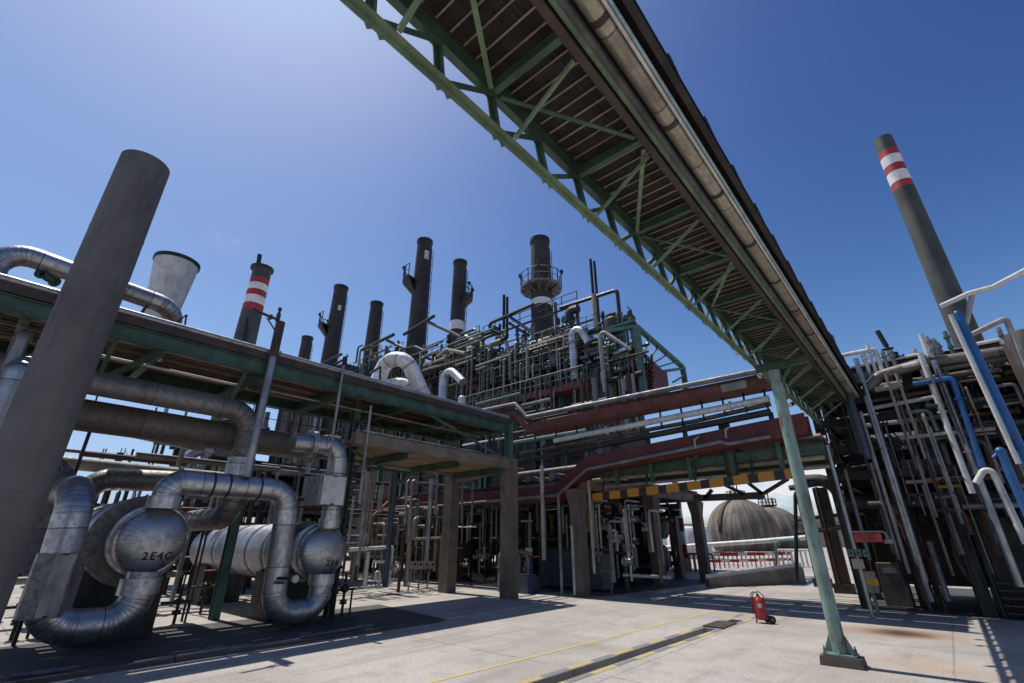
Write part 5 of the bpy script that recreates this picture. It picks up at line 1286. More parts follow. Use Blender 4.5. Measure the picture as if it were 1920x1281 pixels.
# extra clutter and shade in the bay
rnd = random.Random(77)
for i in range(80):
    x = rnd.uniform(-29, -15); y = rnd.uniform(15.8, 24); z0 = rnd.choice((0, 0, 1.2)); z1 = rnd.uniform(2.2, 3.7)
    pipe('dark upright pipe deep in the bay under the concrete rack', [(x, y, z0), (x, y, z1)], rnd.uniform(.04, .13), rnd.choice(('dark', 'brown', 'rust', 'grey', 'alu_old', 'cream', 'casing')), 'bay_riser', group='upright pipes in the dark bay', n=7)
for i in range(60):
    x = rnd.uniform(-30, -15); y = rnd.uniform(15.4, 22); z = rnd.uniform(.3, 3.4); l = rnd.uniform(1.5, 5)
    pipe('dark level pipe deep in the bay under the concrete rack', [(x, y, z), (min(x+l, -13.5), y, z)], rnd.uniform(.04, .15), rnd.choice(('dark', 'brown', 'rust', 'grey', 'casing', 'cream')), 'bay_cross_pipe', group='level pipes in the dark bay', n=7)
for k, (x, y, l) in enumerate(((-21.5, 18.5, 3.0), (-26, 17.5, 3.5), (-17.2, 21, 2.6))):
    drum(x, y, 1.3, .8, l, ('dark drum at the back of the bay, widest of its row', 'dark drum at the back of the bay, farthest from the road', 'dark drum at the back of the bay, behind the cabinet drum')[k], 'dark')
# planks added over the gantry to throw strips of shade on the road
b = MB(); rnd = random.Random(6)
for i in range(9):
    y = 15.25+i*.36; b.box(-9.3, y, 4.31, -2.0, y+.30, 4.345)
single('shade_planks', b, M['brown'], 'brown planks added over the green girders to shade the road', 'walkway')

rnd = random.Random(55)
for i in range(46):
    px = rnd.uniform(842, 1235); a = rnd.uniform(935, 985); c = a+rnd.uniform(50, 150)
    vpipe('pale slim upright along the front of the dark bay', px, a, min(c, 1092), rnd.uniform(2.2, 5.5), rnd.choice(('palegrey', 'grey', 'cream', 'alu_old', 'silver', 'palegrey')), 'front_riser', 'pale uprights of the dark bay', 7, y=rnd.uniform(15.6, 17.5))
for i in range(26):
    px = rnd.uniform(665, 840); a = rnd.uniform(925, 1020); c = a+rnd.uniform(40, 130)
    vpipe('pale slim upright among the risers behind the white loop', px, a, min(c, 1096), rnd.uniform(2.2, 5.5), rnd.choice(('palegrey', 'grey', 'cream', 'alu_old', 'dark', 'rust')), 'front_riser', 'pale uprights behind the white loop', 7, x=rnd.uniform(-17.5, -16))
for i in range(30):
    px = rnd.uniform(665, 1220); py = rnd.uniform(945, 1085); y = rnd.uniform(15.5, 17.5); p = at(px, py, y=y)
    k = rnd.random()
    pts = [p, p+V(rnd.uniform(.4, 1.8), 0, 0)] if k < .5 else [p, p+V(.4, 0, 0), p+V(.4, 0, -.7)]
    pipe('short pale pipe in the kit along the dark bay', pts, rnd.uniform(.03, .07), rnd.choice(('palegrey', 'cream', 'white', 'grey', 'rust')), 'stub_pipe', group='short pale pipes of the dark bay', n=7)
for i in range(22):
    px = rnd.uniform(670, 1220); py = rnd.uniform(960, 1095); p = at(px, py, y=rnd.uniform(15.3, 17)); s = rnd.uniform(.07, .14)
    b = MB(); b.lathe([(-s*1.5, s), (-s, s), (-s, s*.5), (0, s*.8), (s, s*.5), (s, s), (s*1.5, s)], p, (1, 0, 0), 10); b.tube([p, p+V(0, 0, s*2.4)], s*.3, 6); b.torus(p+V(0, 0, s*2.4), (0, 0, 1), s, s*.15, 12, 5)
    single('valve', b, M[rnd.choice(('white', 'palegrey', 'dark', 'grey', 'silver'))], 'small valve with a handwheel in the kit of the dark bay', 'valve', 'valves of the dark bay')
# ================================================================ pipe tangle beyond the bridge end
YR0 = 17.3
t = thing('pipe_structure', (1, 19.5, 0), 'dense dark multi-level steel structure full of piping at the bridge end', 'pipe structure')
for x in (-2.2, .3, 2.8, 5.3):
    for y in (17.6, 20.3, 23):
        b = MB(); b.ibeam((x, y, 0), (x, y, 6.9), .26, .24, .03, (1, 0, 0)); b.build('column', M['dark' if x > -2 else 'brown'], t)
LV = (2.7, 3.5, 4.3, 5.1, 5.9, 6.6)
for z in LV:
    for y in (17.6, 20.3, 23):
        b = MB(); b.ibeam((-2.3, y-.16, z), (5.6, y-.16, z), .22, .16, .02); b.build('beam', M['dark'], t)
    for x in (-2.2, -.9, .3, 1.6, 2.8, 4.1, 5.3):
        b = MB(); b.ibeam((x+.15, 17.75, z-.02), (x+.15, 22.9, z-.02), .2, .14, .02); b.build('cross_beam', M['dark'], t)
for z in (3.6, 6.72):
    b = MB(); b.box(-2.4, 18.1, z, 5.7, 23.2, z+.03); b.build('deck', M['brown'], t)
b = MB(); b.bar((-2.3, 17.35, 6.35), (.0, 17.35, 6.35), .14, .30); b.build('edge_beam', M['green_frame'], t)
b = MB(); b.box(-2.4, 23.3, .3, 5.8, 23.4, 6.6); b.build('back_panel', M['dark'], t)
b = MB(); b.box(4.9, 17.7, 0, 5.0, 23.2, 6.6); b.build('side_panel', M['dark'], t)
rnd = random.Random(41)
for z in LV:
    for k in range(7):
        y = 17.8+k*.75+rnd.uniform(-.1, .1); r = rnd.uniform(.05, .14)
        pipe('level pipe on one of the decks of the dark pipe structure', [(-2.3+rnd.uniform(0, 1.5), y, z+.12+r), (4.8, y, z+.12+r)], r, rnd.choice(('brown', 'rust', 'alu_old', 'dark', 'cream', 'grey', 'casing', 'dark')), 'level_pipe', group='level pipes of the pipe structure', n=8)
for k in range(60):
    x = rnd.uniform(-1.6, 4.6); y = rnd.uniform(17.15, 19.5); z0 = rnd.choice((0, .3, 1.4, 2.7, 3.6)); z1 = z0+rnd.uniform(1.2, 3.2)
    pipe('dark upright pipe inside the dark pipe structure', [(x, y, z0), (x, y, min(z1, 6.9))], rnd.uniform(.025, .09), rnd.choice(('dark', 'brown', 'rust', 'grey', 'dark', 'blue_dark')), 'riser_pipe', group='upright pipes of the pipe structure', n=7)
for k in range(34):
    x = rnd.uniform(-1.6, 3.8); y = rnd.uniform(17.1, 18); z = rnd.uniform(.5, 6.2); s = rnd.uniform(.06, .13)
    b = MB(); q = V(x, y, z); b.lathe([(-s*1.6, s), (-s, s), (-s, s*.5), (0, s*.8), (s, s*.5), (s, s), (s*1.6, s)], q, (1, 0, 0), 10); b.tube([q, q+V(0, 0, s*2.6)], s*.3, 6); b.torus(q+V(0, 0, s*2.6), (0, 0, 1), s, s*.15, 12, 5)
    single('valve', b, M[rnd.choice(('dark', 'grey', 'brown', 'silver', 'dark'))], 'small valve with a handwheel among the dark pipe structure', 'valve', 'valves of the pipe structure')
for k in range(16):
    x = rnd.uniform(-1.4, 3.6); y = rnd.uniform(17.0, 17.4); z = rnd.uniform(2.6, 6.2); l = rnd.uniform(.5, 1.6)
    pipe('short level pipe on the face of the dark pipe structure', [(x, y+.4, z), (x, y, z), (x+l, y, z), (x+l, y+.4, z)], rnd.uniform(.03, .06), rnd.choice(('palegrey', 'grey', 'cream', 'rust')), 'loop_pipe', group='face pipes of the pipe structure', n=8)
# big dark equipment low in the structure
drum(2.0, 18.9, 1.35, .75, 3.6, 'big dark horizontal cooler low inside the dark pipe structure', 'dark')
b = MB(); b.box(.5, 18.0, .0, 4.8, 19.6, 2.3); single('dark_fill_box', b, M['dark'], 'black box added for darkness low inside the dark pipe structure', 'cooler')  # black box added only to deepen the dark low in the structure
b = MB()
for k in range(5): b.box(.6+k*.0, 17.3-.0+k*.02, .12+k*.16, 2.6, 17.32+k*.02+.22, .16+k*.16)
single('grating_steps', b, M['brown'], 'dim grating steps before the big dark cooler', 'steps')
for px, py, px2, py2, lb in ((1752, 913, 1803, 910, 'yellow sunlit bar in the dark structure, longest of three'), (1752, 932, 1788, 930, 'cream sunlit bar in the dark structure, middle of three'), (1752, 956, 1790, 954, 'dim yellow bar in the dark structure, lowest of three')):
    wire(lb, [(px, py), (px2, py2)], .045, 'yellow' if 'yellow' in lb else 'cream', 'bar', y=17.2, cat='bar')
b = MB(); q = at(1690, 870, y=17.5); q2 = at(1775, 890, y=17.5); b.box(q.x, 17.45, q2.z, q2.x, 17.55, q.z+.1); single('panel', b, M['blue_dark'], 'dark blue panel inside the pipe structure above the yellow bar', 'panel')
K = dict(y=16.95)
def w2(px, py, w_, **k): return w_/2*tt(px, py, **k)
# uprights on the face
for px, a, c, w_, mt, lb in ((1605, 672, 1090, 8, 'silver', 'tall silver riser beside the bridge end, first of the close three'), (1622, 742, 1060, 7, 'silver', 'tall silver riser beside the bridge end, second of the close three'), (1613, 772, 1075, 6, 'palegrey', 'dull silver riser beside the bridge end, third of the close three'), (1632, 868, 1050, 6, 'grey', 'grey riser starting lower than the close silver three'), (1584, 880, 1050, 6, 'grey', 'thin grey riser just under the bridge tip'), (1725, 662, 925, 10, 'white', 'white riser near the blue pipes, brighter of the close pair'), (1750, 676, 1100, 12, 'silver', 'silver riser near the blue pipes, longer of the close pair'), (1742, 800, 960, 6, 'palegrey', 'thin pale riser between the close pair and silver three'), (1680, 700, 860, 5, 'cream', 'thin cream riser below the black antenna')):
    vpipe(lb, px, a, c, w_, mt, 'riser_pipe', flg=((0, .45),) if w_ > 7 else (), **K)
vpipe('short white pipe stub rising above the white riser', 1726, 627, 668, 8, 'white', 'riser_pipe', **K)
wire('white pipe hook at the top of the close riser pair', [(1740, 668), (1726, 630)], .04, 'white', **K)
wire('medium blue pipe turning from level to upright on the structure face', [(1712, 720), (1785, 708), (1843, 876)], w2(1785, 760, 10, y=16.8), 'blue', 'blue_pipe', y=16.8, bend=.1, n=12, flg=((1, .25),))
tb = thing('blue_pipe', at(1900, 800, y=13.2), 'thick bright blue pipe leaning tall in view, with a rounded top, over the dark structure', 'pipe')
r = w2(1845, 690, 14, y=13.2); a = at(1795, 588, y=13.2); c = at(1962, 985, y=13.2); 
b = MB(); b.tube([a, V(a.x+.12, a.y, c.z)], r, 20); b.build('pipe_run', M['blue'], tb)
b = MB(); b.sphere(a, r, 20, 8, 0, 1); b.build('round_cap', M['blue'], tb)
b = MB(); b.disc(at(1897, 822, y=13.2), (0, 0, 1), r*1.35, .06, 20); b.build('flange', M['blue_dark'], tb)
a = at(1782, 590, y=13.1); c = at(1905, 870, y=13.1)
pipe('thin white pipe running alongside the thick bright blue pipe', [a, V(a.x+.08, a.y, c.z)], .043, 'white', n=10)
r = w2(1878, 850, 14, y=13.0); a = at(1876, 846, y=13.0)
tb = thing('blue_pipe', V(a.x, a.y, 0), 'shorter blue pipe with a ball top, low at the edge beside the white bend', 'pipe')
b = MB(); b.tube([a, V(a.x+.06, a.y, 0)], r, 16); b.build('pipe_run', M['blue'], tb)
b = MB(); b.sphere(a, r*1.15, 16, 10); b.build('ball_top', M['blue'], tb)
b = MB(); b.tube([a, at(1862, 858, y=13.0)], r*.45, 10); b.build('branch', M['blue'], tb)
wire('white pipe bend beside the ball-topped blue pipe', [(1830, 906), (1853, 866), (1925, 1020)], .058, 'white', y=13.4, bend=.12, n=14)
# top pipes
wire('white handrail-like pipe slanting up over the thick blue pipe', [(1764, 574), (1817, 550), (1862, 538), (1935, 500)], .055, 'white', y=13.2, n=10, bend=.1)
wire('white strut under the slanting white pipe', [(1823, 553), (1811, 608)], .05, 'palegrey', y=13.25)
wire('pale pipe frame with a drop at the picture edge', [(1822, 627), (1886, 596), (1925, 690)], .06, 'palegrey', y=14.5, bend=.06, n=10)
wire('short white pipe on the structure roof below the pale frame', [(1828, 645), (1876, 636), (1880, 645)], .045, 'white', y=15.5, bend=.06)
wire('white pipe frame standing on the structure roof near the bridge end', [(1570, 668), (1640, 654), (1654, 694)], .065, 'white', y=17.3, bend=.1, n=12)
wire('white pipe under the roof pipe frame', [(1582, 692), (1652, 678), (1725, 664)], .05, 'white', y=17.4, n=10)
vpipe('slim white post under the roof pipe frame', 1602, 672, 700, 5, 'white', 'slim_post', y=17.3)
wire('thick dull pipe crossing the top of the structure face', [(1628, 728), (1650, 704), (1725, 682), (1915, 655)], .155, 'alu_old', 'insulated_pipe', y=17.1, n=18, bend=.3)
wire('white stub lying over the thick dull roof pipe', [(1692, 687), (1722, 680)], .06, 'white', y=16.8)
wire('cream pipe below the thick dull roof pipe', [(1640, 730), (1692, 722)], .09, 'cream', y=17.0)
wire('pale pipe crossing below the cream one', [(1636, 765), (1762, 742)], .06, 'palegrey', y=16.98)
wire('brown pipe crossing just over the pale one', [(1636, 752), (1752, 732)], .05, 'rust', y=17.05)
t = thing('vent_valve', at(1690, 690, y=17.4), 'black slender vent with a thick head above the structure roof', 'vent valve')
b = MB(); a, c = at(1671, 616, y=17.4), at(1694, 690, y=17.4); b.tube([V(c.x-.05, c.y, c.z), V(c.x-.3, c.y, a.z)], .035, 8); b.build('stem', M['black'], t)
b = MB(); m_ = V(c.x-.21, c.y, a.z*.6+c.z*.4); b.tube([m_, V(c.x-.3, c.y, a.z+.02)], .07, 10); b.bar(m_+V(-.15, 0, -.1), m_+V(.15, 0, -.1), .06); b.disc(m_+V(.12, 0, -.35), (0, 0, 1), .1, .2, 10); b.build('head', M['black'], t)
for px, py, h, lb in ((1740, 640, .5, 'tiny pale valve on the structure roof beside the white hook'), (1760, 650, .4, 'tiny grey valve on the structure roof between white hook and blue pipe'), (1775, 632, .6, 'tiny green valve on the structure roof close to the blue pipe')):
    q = at(px, py, y=17.2); b = MB(); b.tube([q+V(0, 0, -h), q+V(0, 0, h*.3)], .05, 8); b.disc(q, (0, 0, 1), .08, .06, 12); b.disc(q+V(0, 0, -h*.5), (0, 0, 1), .07, .06, 12); single('valve', b, M['palegrey' if 'pale' in lb else 'green_frame' if 'green' in lb else 'grey'], lb, 'valve')
b = MB(); b.lathe([(0, .42), (2.4, .42), (2.7, .3), (2.8, 0)], (2.75, 16.6, 3.9), n=24); single('vessel', b, M['brown'], 'dark brown upright vessel behind the thick blue pipe', 'vessel')
# slate stair stringer at the bridge end
wire('slate blue looped pipe at the end of the overhead bridge', [(1528, 634), (1556, 626), (1576, 690), (1628, 860)], .085, 'blue_dark', y=16.6, bend=.15, n=12)
t = thing('end_panel', at(1600, 800, y=16.9), 'slate grey ladder panel closing the end of the overhead bridge', 'panel')
b = MB(); a, c = at(1572, 690, y=16.9), at(1625, 850, y=16.9); b.box(a.x-.10, 16.85, c.z, a.x+.16, 16.95, a.z); b.build('stringer', M['blue_dark'], t)
b = MB(); b.ladder((a.x-.4, 16.8, c.z), (a.x-.4, 16.8, a.z), .45, (1, 0, 0), .025, .3); b.build('ladder', M['dark'], t)
# ground level things in front
q = at(1690, 1136, z=0)
t = thing('pillar_box', (q.x, q.y, 0), 'brown concrete pillar base with a small pale notice, below the close silver risers', 'pillar')
b = MB(); b.box(q.x-.32, q.y-.25, 0, q.x+.32, q.y+.3, 1.12); b.build('block', M['column'], t)
b = MB(); b.box(q.x-.16, q.y-.262, .86, q.x+.16, q.y-.25, 1.0); b.build('notice', M['palegrey'], t)
wire('bent pale pipe at the foot of the close silver risers', [(1722, 1043), (1734, 1090), (1748, 1128)], .05, 'palegrey', y=16.6, n=8)
for (px, py, h, lb) in ((1586, 1112, 3.6, 'dark brown column at the road side nearest the red sign'), (1545, 1100, 3.9, 'dark brown column at the road side behind the green post')):
    q = at(px, py, z=0); b = MB(); b.box(q.x-.22, q.y-.2, 0, q.x+.22, q.y+.2, h); b.box(q.x-.30, q.y-.28, 0, q.x+.30, q.y+.28, .3); single('road_column', b, M['casing'], lb, 'column')
q0 = at(1560, 880, y=21)
pipe('fat dark arched pipe beyond the road columns', [(q0.x-1.2, 21, 3.8), (q0.x, 21, 3.8), (q0.x+.1, 21, 0)], .22, 'brown', bend=.6, n=14)
for k, px in enumerate((1497, 1507, 1530, 1570, 1580, 1596, 1612)):
    vpipe('dark slim upright beside the road behind the green post', px, 905+k*4, 1095, 5, ('dark', 'brown', 'rust')[k % 3], 'riser_pipe', 'slim uprights beside the road', y=19.5)
wire('dark hooped pipe beside the green post over the road', [(1494, 1090), (1491, 925), (1503, 915), (1513, 930), (1530, 1060)], .06, 'dark', y=19, bend=.2)
for k, (a, c) in enumerate((((1490, 975), (1600, 962)), ((1490, 1000), (1600, 985)), ((1480, 915), (1600, 895)), ((1480, 880), (1600, 858)))):
    wire('dark level pipe crossing behind the road columns', [a, c], .06+.02*k, 'brown', 'level_pipe', 'level pipes behind the road columns', y=20.5)
# lamp post with red sign and small boxes
q = at(1638, 1162, z=0)
top = at(1545, 835, y=q.y)
t = thing('sign_post', (q.x, q.y, 0), 'slim silver post carrying a red sign board, a gooseneck lamp and green button boxes', 'sign post')
b = MB(); b.tube([(q.x, q.y, 0), (q.x, q.y, top.z)], .045, 10); b.build('pole', M['silver'], t)
zs = at(1612, 1008, y=q.y).z
b = MB(); b.box(q.x+.06, q.y-.02, zs-.10, q.x+.62, q.y+.01, zs+.10); sg = b.build('sign_board', M['red_bright'], t)
b = MB()
for k, l in ((.045, .34), (-.0, .42), (-.045, .28)):
    x = q.x+.12; 
    while x < q.x+.12+l: b.box(x, q.y-.024, zs+k-.008, x+.03, q.y-.02, zs+k+.012); x += .043
b.build('lettering', M['orange_red'], sg)
b = MB(); b.tube([(q.x, q.y, zs+.14), (q.x+.70, q.y-.02, zs+.14), (q.x+.74, q.y-.02, zs-.05)], .02, 8, .05); b.lathe([(-.1, .11), (-.02, .09), (.02, .03)], (q.x+.74, q.y-.02, zs-.03), n=12); b.build('gooseneck_lamp', M['cream'], t)
zg = at(1603, 1036, y=q.y).z
for k in range(3):
    b = MB(); b.box(q.x-.16+k*.16, q.y-.10, zg-.09, q.x-.03+k*.16, q.y-.05, zg+.08); bb_ = b.build('button_box', M['green_frame'], t)
    b = MB(); b.disc((q.x-.095+k*.16, q.y-.105, zg), (0, 1, 0), .035, .02, 10); b.build('button', M['black'], bb_)
b = MB(); b.box(q.x-.12, q.y-.12, zg-.36, q.x+.12, q.y-.06, zg-.14); b.build('cream_box', M['cream'], t)
b = MB(); b.lathe([(0, .12), (.03, .12), (.05, .05), (.12, .045)], (q.x, q.y, 0), n=14); b.build('foot', M['palegrey'], t)
q2 = at(1630, 1106, z=0.0); p = at(1630, 1088, y=q.y+1.2)
t = thing('hose_box', (p.x, p.y, 0), 'cream and orange hose box standing behind the slim sign post', 'hose box')
b = MB(); b.box(p.x-.16, p.y-.12, p.z-.28, p.x+.16, p.y+.12, p.z+.22); b.build('body', M['cream'], t)
b = MB(); b.box(p.x-.05, p.y-.14, p.z-.10, p.x+.20, p.y-.121, p.z+.06); b.build('door', M['yellow'], t)
b = MB(); b.bar((p.x, p.y, p.z-.28), (p.x, p.y, 0), .08); b.build('stand', M['grey'], t)
# wheeled fire extinguisher
q = at(1430, 1168, z=0)
t = thing('fire_extinguisher', (q.x, q.y, 0), 'large red wheeled fire extinguisher standing on the sunlit concrete by the drain', 'fire extinguisher')
b = MB(); b.lathe([(.10, 0), (.10, .12), (.14, .185), (.60, .185), (.70, .15), (.76, .07), (.80, .045), (.84, .045)], (q.x, q.y, 0), n=28); b.build('cylinder', M['red_bright'], t)
RX = RIGHT; FW = V(-SA, CA, 0)
b = MB(); b.tube([V(q.x, q.y, .30)-RX*.21, V(q.x, q.y, .86)-RX*.22, V(q.x, q.y, .93)-RX*.12], .018, 8, .05); b.tube([V(q.x, q.y, .12)+RX*.19, V(q.x, q.y, .8)+RX*.19, V(q.x, q.y, .93)+RX*.02], .016, 8, .05); b.bar(V(q.x, q.y, .16)-RX*.2, V(q.x, q.y, .16)+RX*.25, .03); b.build('carry_frame', M['red_bright'], t)
b = MB(); b.tube([V(q.x, q.y, .84), V(q.x, q.y, .90), V(q.x, q.y, .88)-RX*.14, V(q.x, q.y, .5)-RX*.24, V(q.x, q.y, .25)-RX*.23], .016, 8, .06); b.build('hose', M['black'], t)
for s, o in ((1, FW*-.16), (1, FW*.16)):
    c = V(q.x, q.y, .115)+RX*.25+o; b = MB(); b.lathe([(-.035, .05), (-.04, .095), (-.03, .115), (.03, .115), (.04, .095), (.035, .05)], c, FW, 20); wh = b.build('wheel', M['rubber'], t)
    b = MB(); b.disc(c, FW, .055, .06, 14); b.build('hub', M['grey'], wh)
b = MB(); b.tube([V(q.x, q.y, .12)-RX*.16, V(q.x, q.y, .0)-RX*.20], .022, 8); b.build('rest_foot', M['black'], t)
fd = (V(0, 0, 0)-V(q.x, q.y, 0)).normalized(); sd_ = V(-fd.y, fd.x, 0)
b = MB(); vs = []
for i in range(5):
    a_ = (-.30+.15*i); d = fd*math.cos(a_)+sd_*math.sin(a_)
    vs += [V(q.x, q.y, .46)+d*.188, V(q.x, q.y, .58)+d*.188]
b.add(vs, [(2*i, 2*i+2, 2*i+3, 2*i+1) for i in range(4)]); b.build('paper_label', M['white'], t)

K_ = .70
def shrink(o):
    for ch in o.children:
        ch.data.transform(Matrix.Scale(K_, 4)); shrink(ch)
shrink(t)
# ================================================================ beyond the road
def dometank(px, py, y, r, label):
    c = at(px, py, y=y); t = thing('domed_tank', (c.x, c.y, 0), label, 'domed tank')
    b = MB(); prof = [(0, r*.86), (c.z-r*.25, r*.98)]
    for i in range(15):
        a = i/14*math.pi/2; prof.append((c.z+math.sin(a)*r, r*math.cos(a)))
    b.lathe(prof, (c.x, c.y, 0), n=48); b.build('shell', M['sphere'], t)
    b = MB(); top = V(c.x, c.y, c.z+r)
    b.disc(top+V(0, 0, .1), (0, 0, 1), r*.28, .2, 16); b.rail([top+V(math.cos(a)*r*.28, math.sin(a)*r*.28, .2) for a in [k*math.pi/5 for k in range(11)]], 1.1, 3, .06); b.build('top_platform', M['rust'], t)
    b = MB()
    for k in range(4): b.tube([top+V(-.8+k*.5, .3*k, 0), top+V(-.8+k*.5, .3*k, 1.6+.8*(k % 3))], .12, 6)
    b.build('vent_pipe', M['dark'], t)
    b = MB()
    for i in range(13):
        a = i/13*math.pi/2; a2 = (i+1)/13*math.pi/2
        d = V(-.35, -.93, 0)
        b.bar(V(c.x, c.y, c.z+math.sin(a)*r)+d*(r*math.cos(a)+.15), V(c.x, c.y, c.z+math.sin(a2)*r)+d*(r*math.cos(a2)+.15), .7, .25)
    b.build('stairway', M['rust'], t)
    return t
dometank(1393, 1000, 95, 5.9, 'streaked grey-brown domed tank beyond the road, nearer of the two')
dometank(1452, 1008, 104, 5.6, 'streaked grey-brown domed tank partly behind the other one')
q = at(1298, 1060, y=52); b = MB(); b.lathe([(0, 2.2), (2.6, 2.2), (2.9, 2.0), (3.1, 0)], (q.x, q.y, 0), n=36); single('storage_tank', b, M['tank'], 'low white storage tank beyond the dark road columns', 'tank')
wire('long white pipe crossing in the open beyond the road', [(1225, 1028), (1420, 1015), (1530, 1006)], .17, 'white', y=40, n=12)
wire('short cream pipe before the domed tanks', [(1338, 1036), (1395, 1034)], .10, 'cream', y=40)
wire('green bent pipe standing before the domed tanks', [(1500, 1012), (1454, 1014), (1456, 1066)], .09, 'green_frame', y=38, bend=.5)
t = thing('lattice_mast', at(1290, 1075, z=0), 'slim red and white mast seen between the dark road columns', 'mast')
p = at(1290, 1072, z=0)
for k in range(8):
    b = MB(); b.bar((p.x, p.y, k*.75), (p.x, p.y, k*.75+.748), .22, .22); b.build('segment', M['orange_red' if k % 2 else 'tank'], t)
for k in range(3):
    b = MB(); b.bar((p.x, p.y, 1.6+k*1.7), (p.x-.9, p.y, 2.3+k*1.7), .1); b.build('arm', M['dark'], t)
# low wall with pale teeth
w0, w1 = at(1327, 1101, z=0), at(1508, 1094, z=0); wd = (w1-w0).normalized(); wn = V(-wd.y, wd.x, 0)
t = thing('low_wall', (w0+w1)/2, 'low grey wall with a row of pale teeth along its top beyond the road', 'wall')
h0_, h1_ = .30, .66; b = MB(); s = wn*.12
b.hexa([w0-s, w1-s, w1+s, w0+s, w0-s+V(0, 0, h0_), w1-s+V(0, 0, h1_), w1+s+V(0, 0, h1_), w0+s+V(0, 0, h0_)]); b.build('wall_body', M['wallblock'], t)
n_ = 30; b = MB()
for i in range(n_):
    p = w0.lerp(w1, (i+.5)/n_); h = h0_+(h1_-h0_)*(i+.5)/n_; b.bar(p+V(0, 0, h), p+V(0, 0, h+.16), .085, .2, wd)
b.build('tooth_row', M['white'], t)
# red and white barriers
rnd = random.Random(8)
for i in range(9):
    px = 1338+i*17; q = at(px, 1066-i*.6, z=0); q = q*1.0
    t = thing('road_barrier', q, 'red and white barrier in the row behind the toothed wall', 'barrier', 'barriers behind the toothed wall')
    L2 = .55
    b = MB(); b.bar(q+V(-L2, 0, .85), q+V(L2, 0, .85), .08, .2); b.build('board', M['red_bright' if i % 3 else 'white'], t)
    b = MB(); b.bar(q+V(-L2, 0, .45), q+V(L2, 0, .45), .08, .16); b.build('board', M['white' if i % 2 else 'red_bright'], t)
    for sgn in (-1, 1):
        b = MB(); b.bar(q+V(sgn*L2*.8, 0, 0), q+V(sgn*L2*.8, .1, 1.0), .07); b.build('leg', M['white' if i % 2 else 'red_bright'], t)
for i in range(6):
    px = 1462+i*9; q = at(px, 1062, z=0); 
    pipe('white hooped guard rail beside the toothed wall end', [q, q+V(0, 0, 1.1), q+V(.9, 0, 1.1), q+V(.9, 0, 0)], .06, 'white', 'guard_rail', 'guard rail', .2, group='white hooped guard rails', n=8)
for i in range(8):
    px = 1252+i*9; q = at(px, 1072, z=0)
    pipe('red hooped guard rail beyond the dark road columns', [q, q+V(0, 0, 1.0), q+V(.8, 0, 1.0), q+V(.8, 0, 0)], .05, 'red_bright', 'guard_rail', 'guard rail', .15, group='red hooped guard rails', n=8)
# far sheds along the horizon
for px, w_, h, y, mt, lb in ((1262, 16, 5, 160, 'tank', 'far white shed low on the horizon beyond the road columns'), (1545, 14, 6, 150, 'cream', 'far cream shed on the horizon behind the road columns'), (1320, 10, 4, 170, 'palegrey', 'far grey shed on the horizon beside the domed tank')):
    q = at(px, 1020, y=y); t = thing('shed', (q.x, q.y, 0), lb, 'shed')
    b = MB(); b.box(q.x-w_/2, q.y, 0, q.x+w_/2, q.y+8, h); b.build('wall', M[mt], t)
    b = MB(); b.add([(q.x-w_/2-.3, q.y-.3, h), (q.x+w_/2+.3, q.y-.3, h), (q.x+w_/2+.3, q.y+8.3, h), (q.x-w_/2-.3, q.y+8.3, h), (q.x-w_/2-.3, q.y+4, h+1.8), (q.x+w_/2+.3, q.y+4, h+1.8)], [(0, 1, 5, 4), (2, 3, 4, 5), (0, 4, 3), (1, 2, 5)]); b.build('roof', M['rust'], t)

rnd = random.Random(66)
for i in range(20):
    px = rnd.uniform(1630, 1900); a = rnd.uniform(680, 940); c = a+rnd.uniform(60, 220)
    vpipe('pale slim upright on the face of the dark pipe structure', px, a, min(c, 1080), rnd.uniform(2.5, 6), rnd.choice(('grey', 'grey', 'brown', 'alu_dull', 'alu_old', 'rust')), 'face_riser', 'pale uprights of the pipe structure', 7, y=rnd.uniform(16.6, 17.4))
for i in range(30):
    px = rnd.uniform(1625, 1860); py = rnd.uniform(690, 960); y = rnd.uniform(16.9, 17.5); p = at(px, py, y=y)
    k = rnd.random()
    pts = [p, p+V(rnd.uniform(.5, 2.2), 0, 0)] if k < .6 else [p, p+V(.5, 0, 0), p+V(.5, 0, -.6)]
    pipe('pale level pipe on the face of the dark pipe structure', pts, rnd.uniform(.025, .07), rnd.choice(('palegrey', 'alu_old', 'dark', 'grey', 'brown')), 'face_pipe', group='pale level pipes of the pipe structure', n=7)
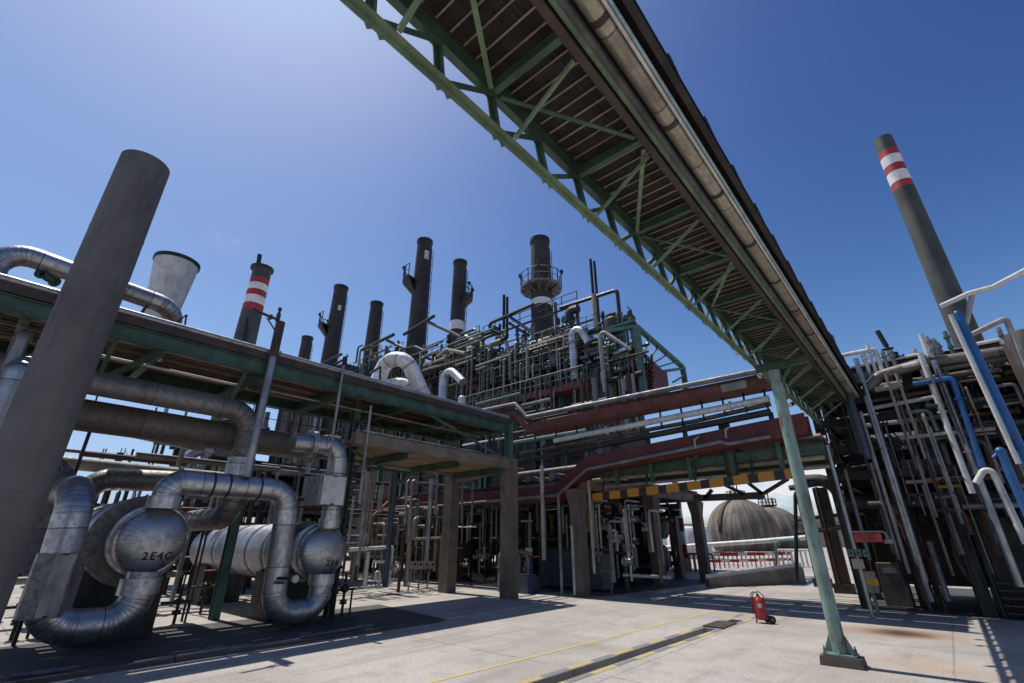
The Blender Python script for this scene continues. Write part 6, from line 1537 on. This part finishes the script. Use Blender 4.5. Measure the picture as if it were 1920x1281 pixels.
for i in range(16):
    px = rnd.uniform(1565, 1900); p = at(px, 690-(px-1565)*.13, y=rnd.uniform(17.2, 18.5)); h = rnd.uniform(.2, .7)
    b = MB(); b.tube([p+V(0, 0, -.6), p+V(0, 0, h)], .05, 6); b.disc(p+V(0, 0, h*.4), (0, 0, 1), .08, .05, 10); b.disc(p+V(0, 0, h*.8), (0, 0, 1), .065, .04, 10)
    single('roof_valve', b, M[rnd.choice(('palegrey', 'grey', 'white', 'palegrey'))], 'small valve stub on the roof of the dark pipe structure', 'valve', 'roof valves of the pipe structure')

# small floodlights on the near side of the bridge
for k, (px, py, lb) in enumerate(((1388, 658, 'small white floodlight on the bridge edge just before the green post head'), (1430, 702, 'small white floodlight on the bridge edge against the green post'), (1472, 746, 'small white floodlight past the green post, first of a close pair'), (1485, 757, 'small white floodlight past the green post, second of a close pair'))):
    q = at(px, py, x=-2.16); t = thing('floodlight', q, lb, 'floodlight')
    b = MB(); b.lathe([(-.06, .03), (-.05, .05), (.06, .06), (.07, .02)], q, (-.5, -.6, -.3), 12); b.build('housing', M['black'], t)
    b = MB(); b.disc(q+V(-.5, -.6, -.3).normalized()*.085, (-.5, -.6, -.3), .06, .025, 14); b.build('lens', M['white'], t)
    b = MB(); b.bar(q, V(-2.09, q.y+.02, q.z+.1), .025); b.build('arm', M['dark'], t)
# faint steam drifting from the stacks
def steam(label, pts, dens):
    b = MB()
    for p, r in pts: b.sphere(p, r, 16, 10)
    m = bpy.data.materials.new('steam'); m.use_nodes = True; nt = m.node_tree; nt.nodes.clear()
    o = nt.nodes.new('ShaderNodeOutputMaterial'); v = nt.nodes.new('ShaderNodeVolumePrincipled'); v.inputs['Color'].default_value = (.95, .96, 1, 1)
    nz = noise(nt, .45, 4, .6); nt.links.new(ramp(nt, nz, .46, .72, 0, dens), v.inputs['Density']); nt.links.new(v.outputs[0], o.inputs['Volume'])
    ob = b.build('steam', m); tag(ob, kind='stuff'); ob['label'] = label; return ob
y = 40
steam('faint white steam drifting near the cap of the striped chimney', [(at(px, py, y=y), r*tt(px, py, y=y)) for px, py, r in ((478, 478, 14), (455, 462, 22), (425, 455, 26), (398, 450, 22))], .05)
steam('thin steam plume rising from the far plant', [(at(px, py, x=-105), r*tt(px, py, x=-105)) for px, py, r in ((208, 845, 5), (207, 832, 6), (205, 818, 8), (203, 802, 10))], .12)
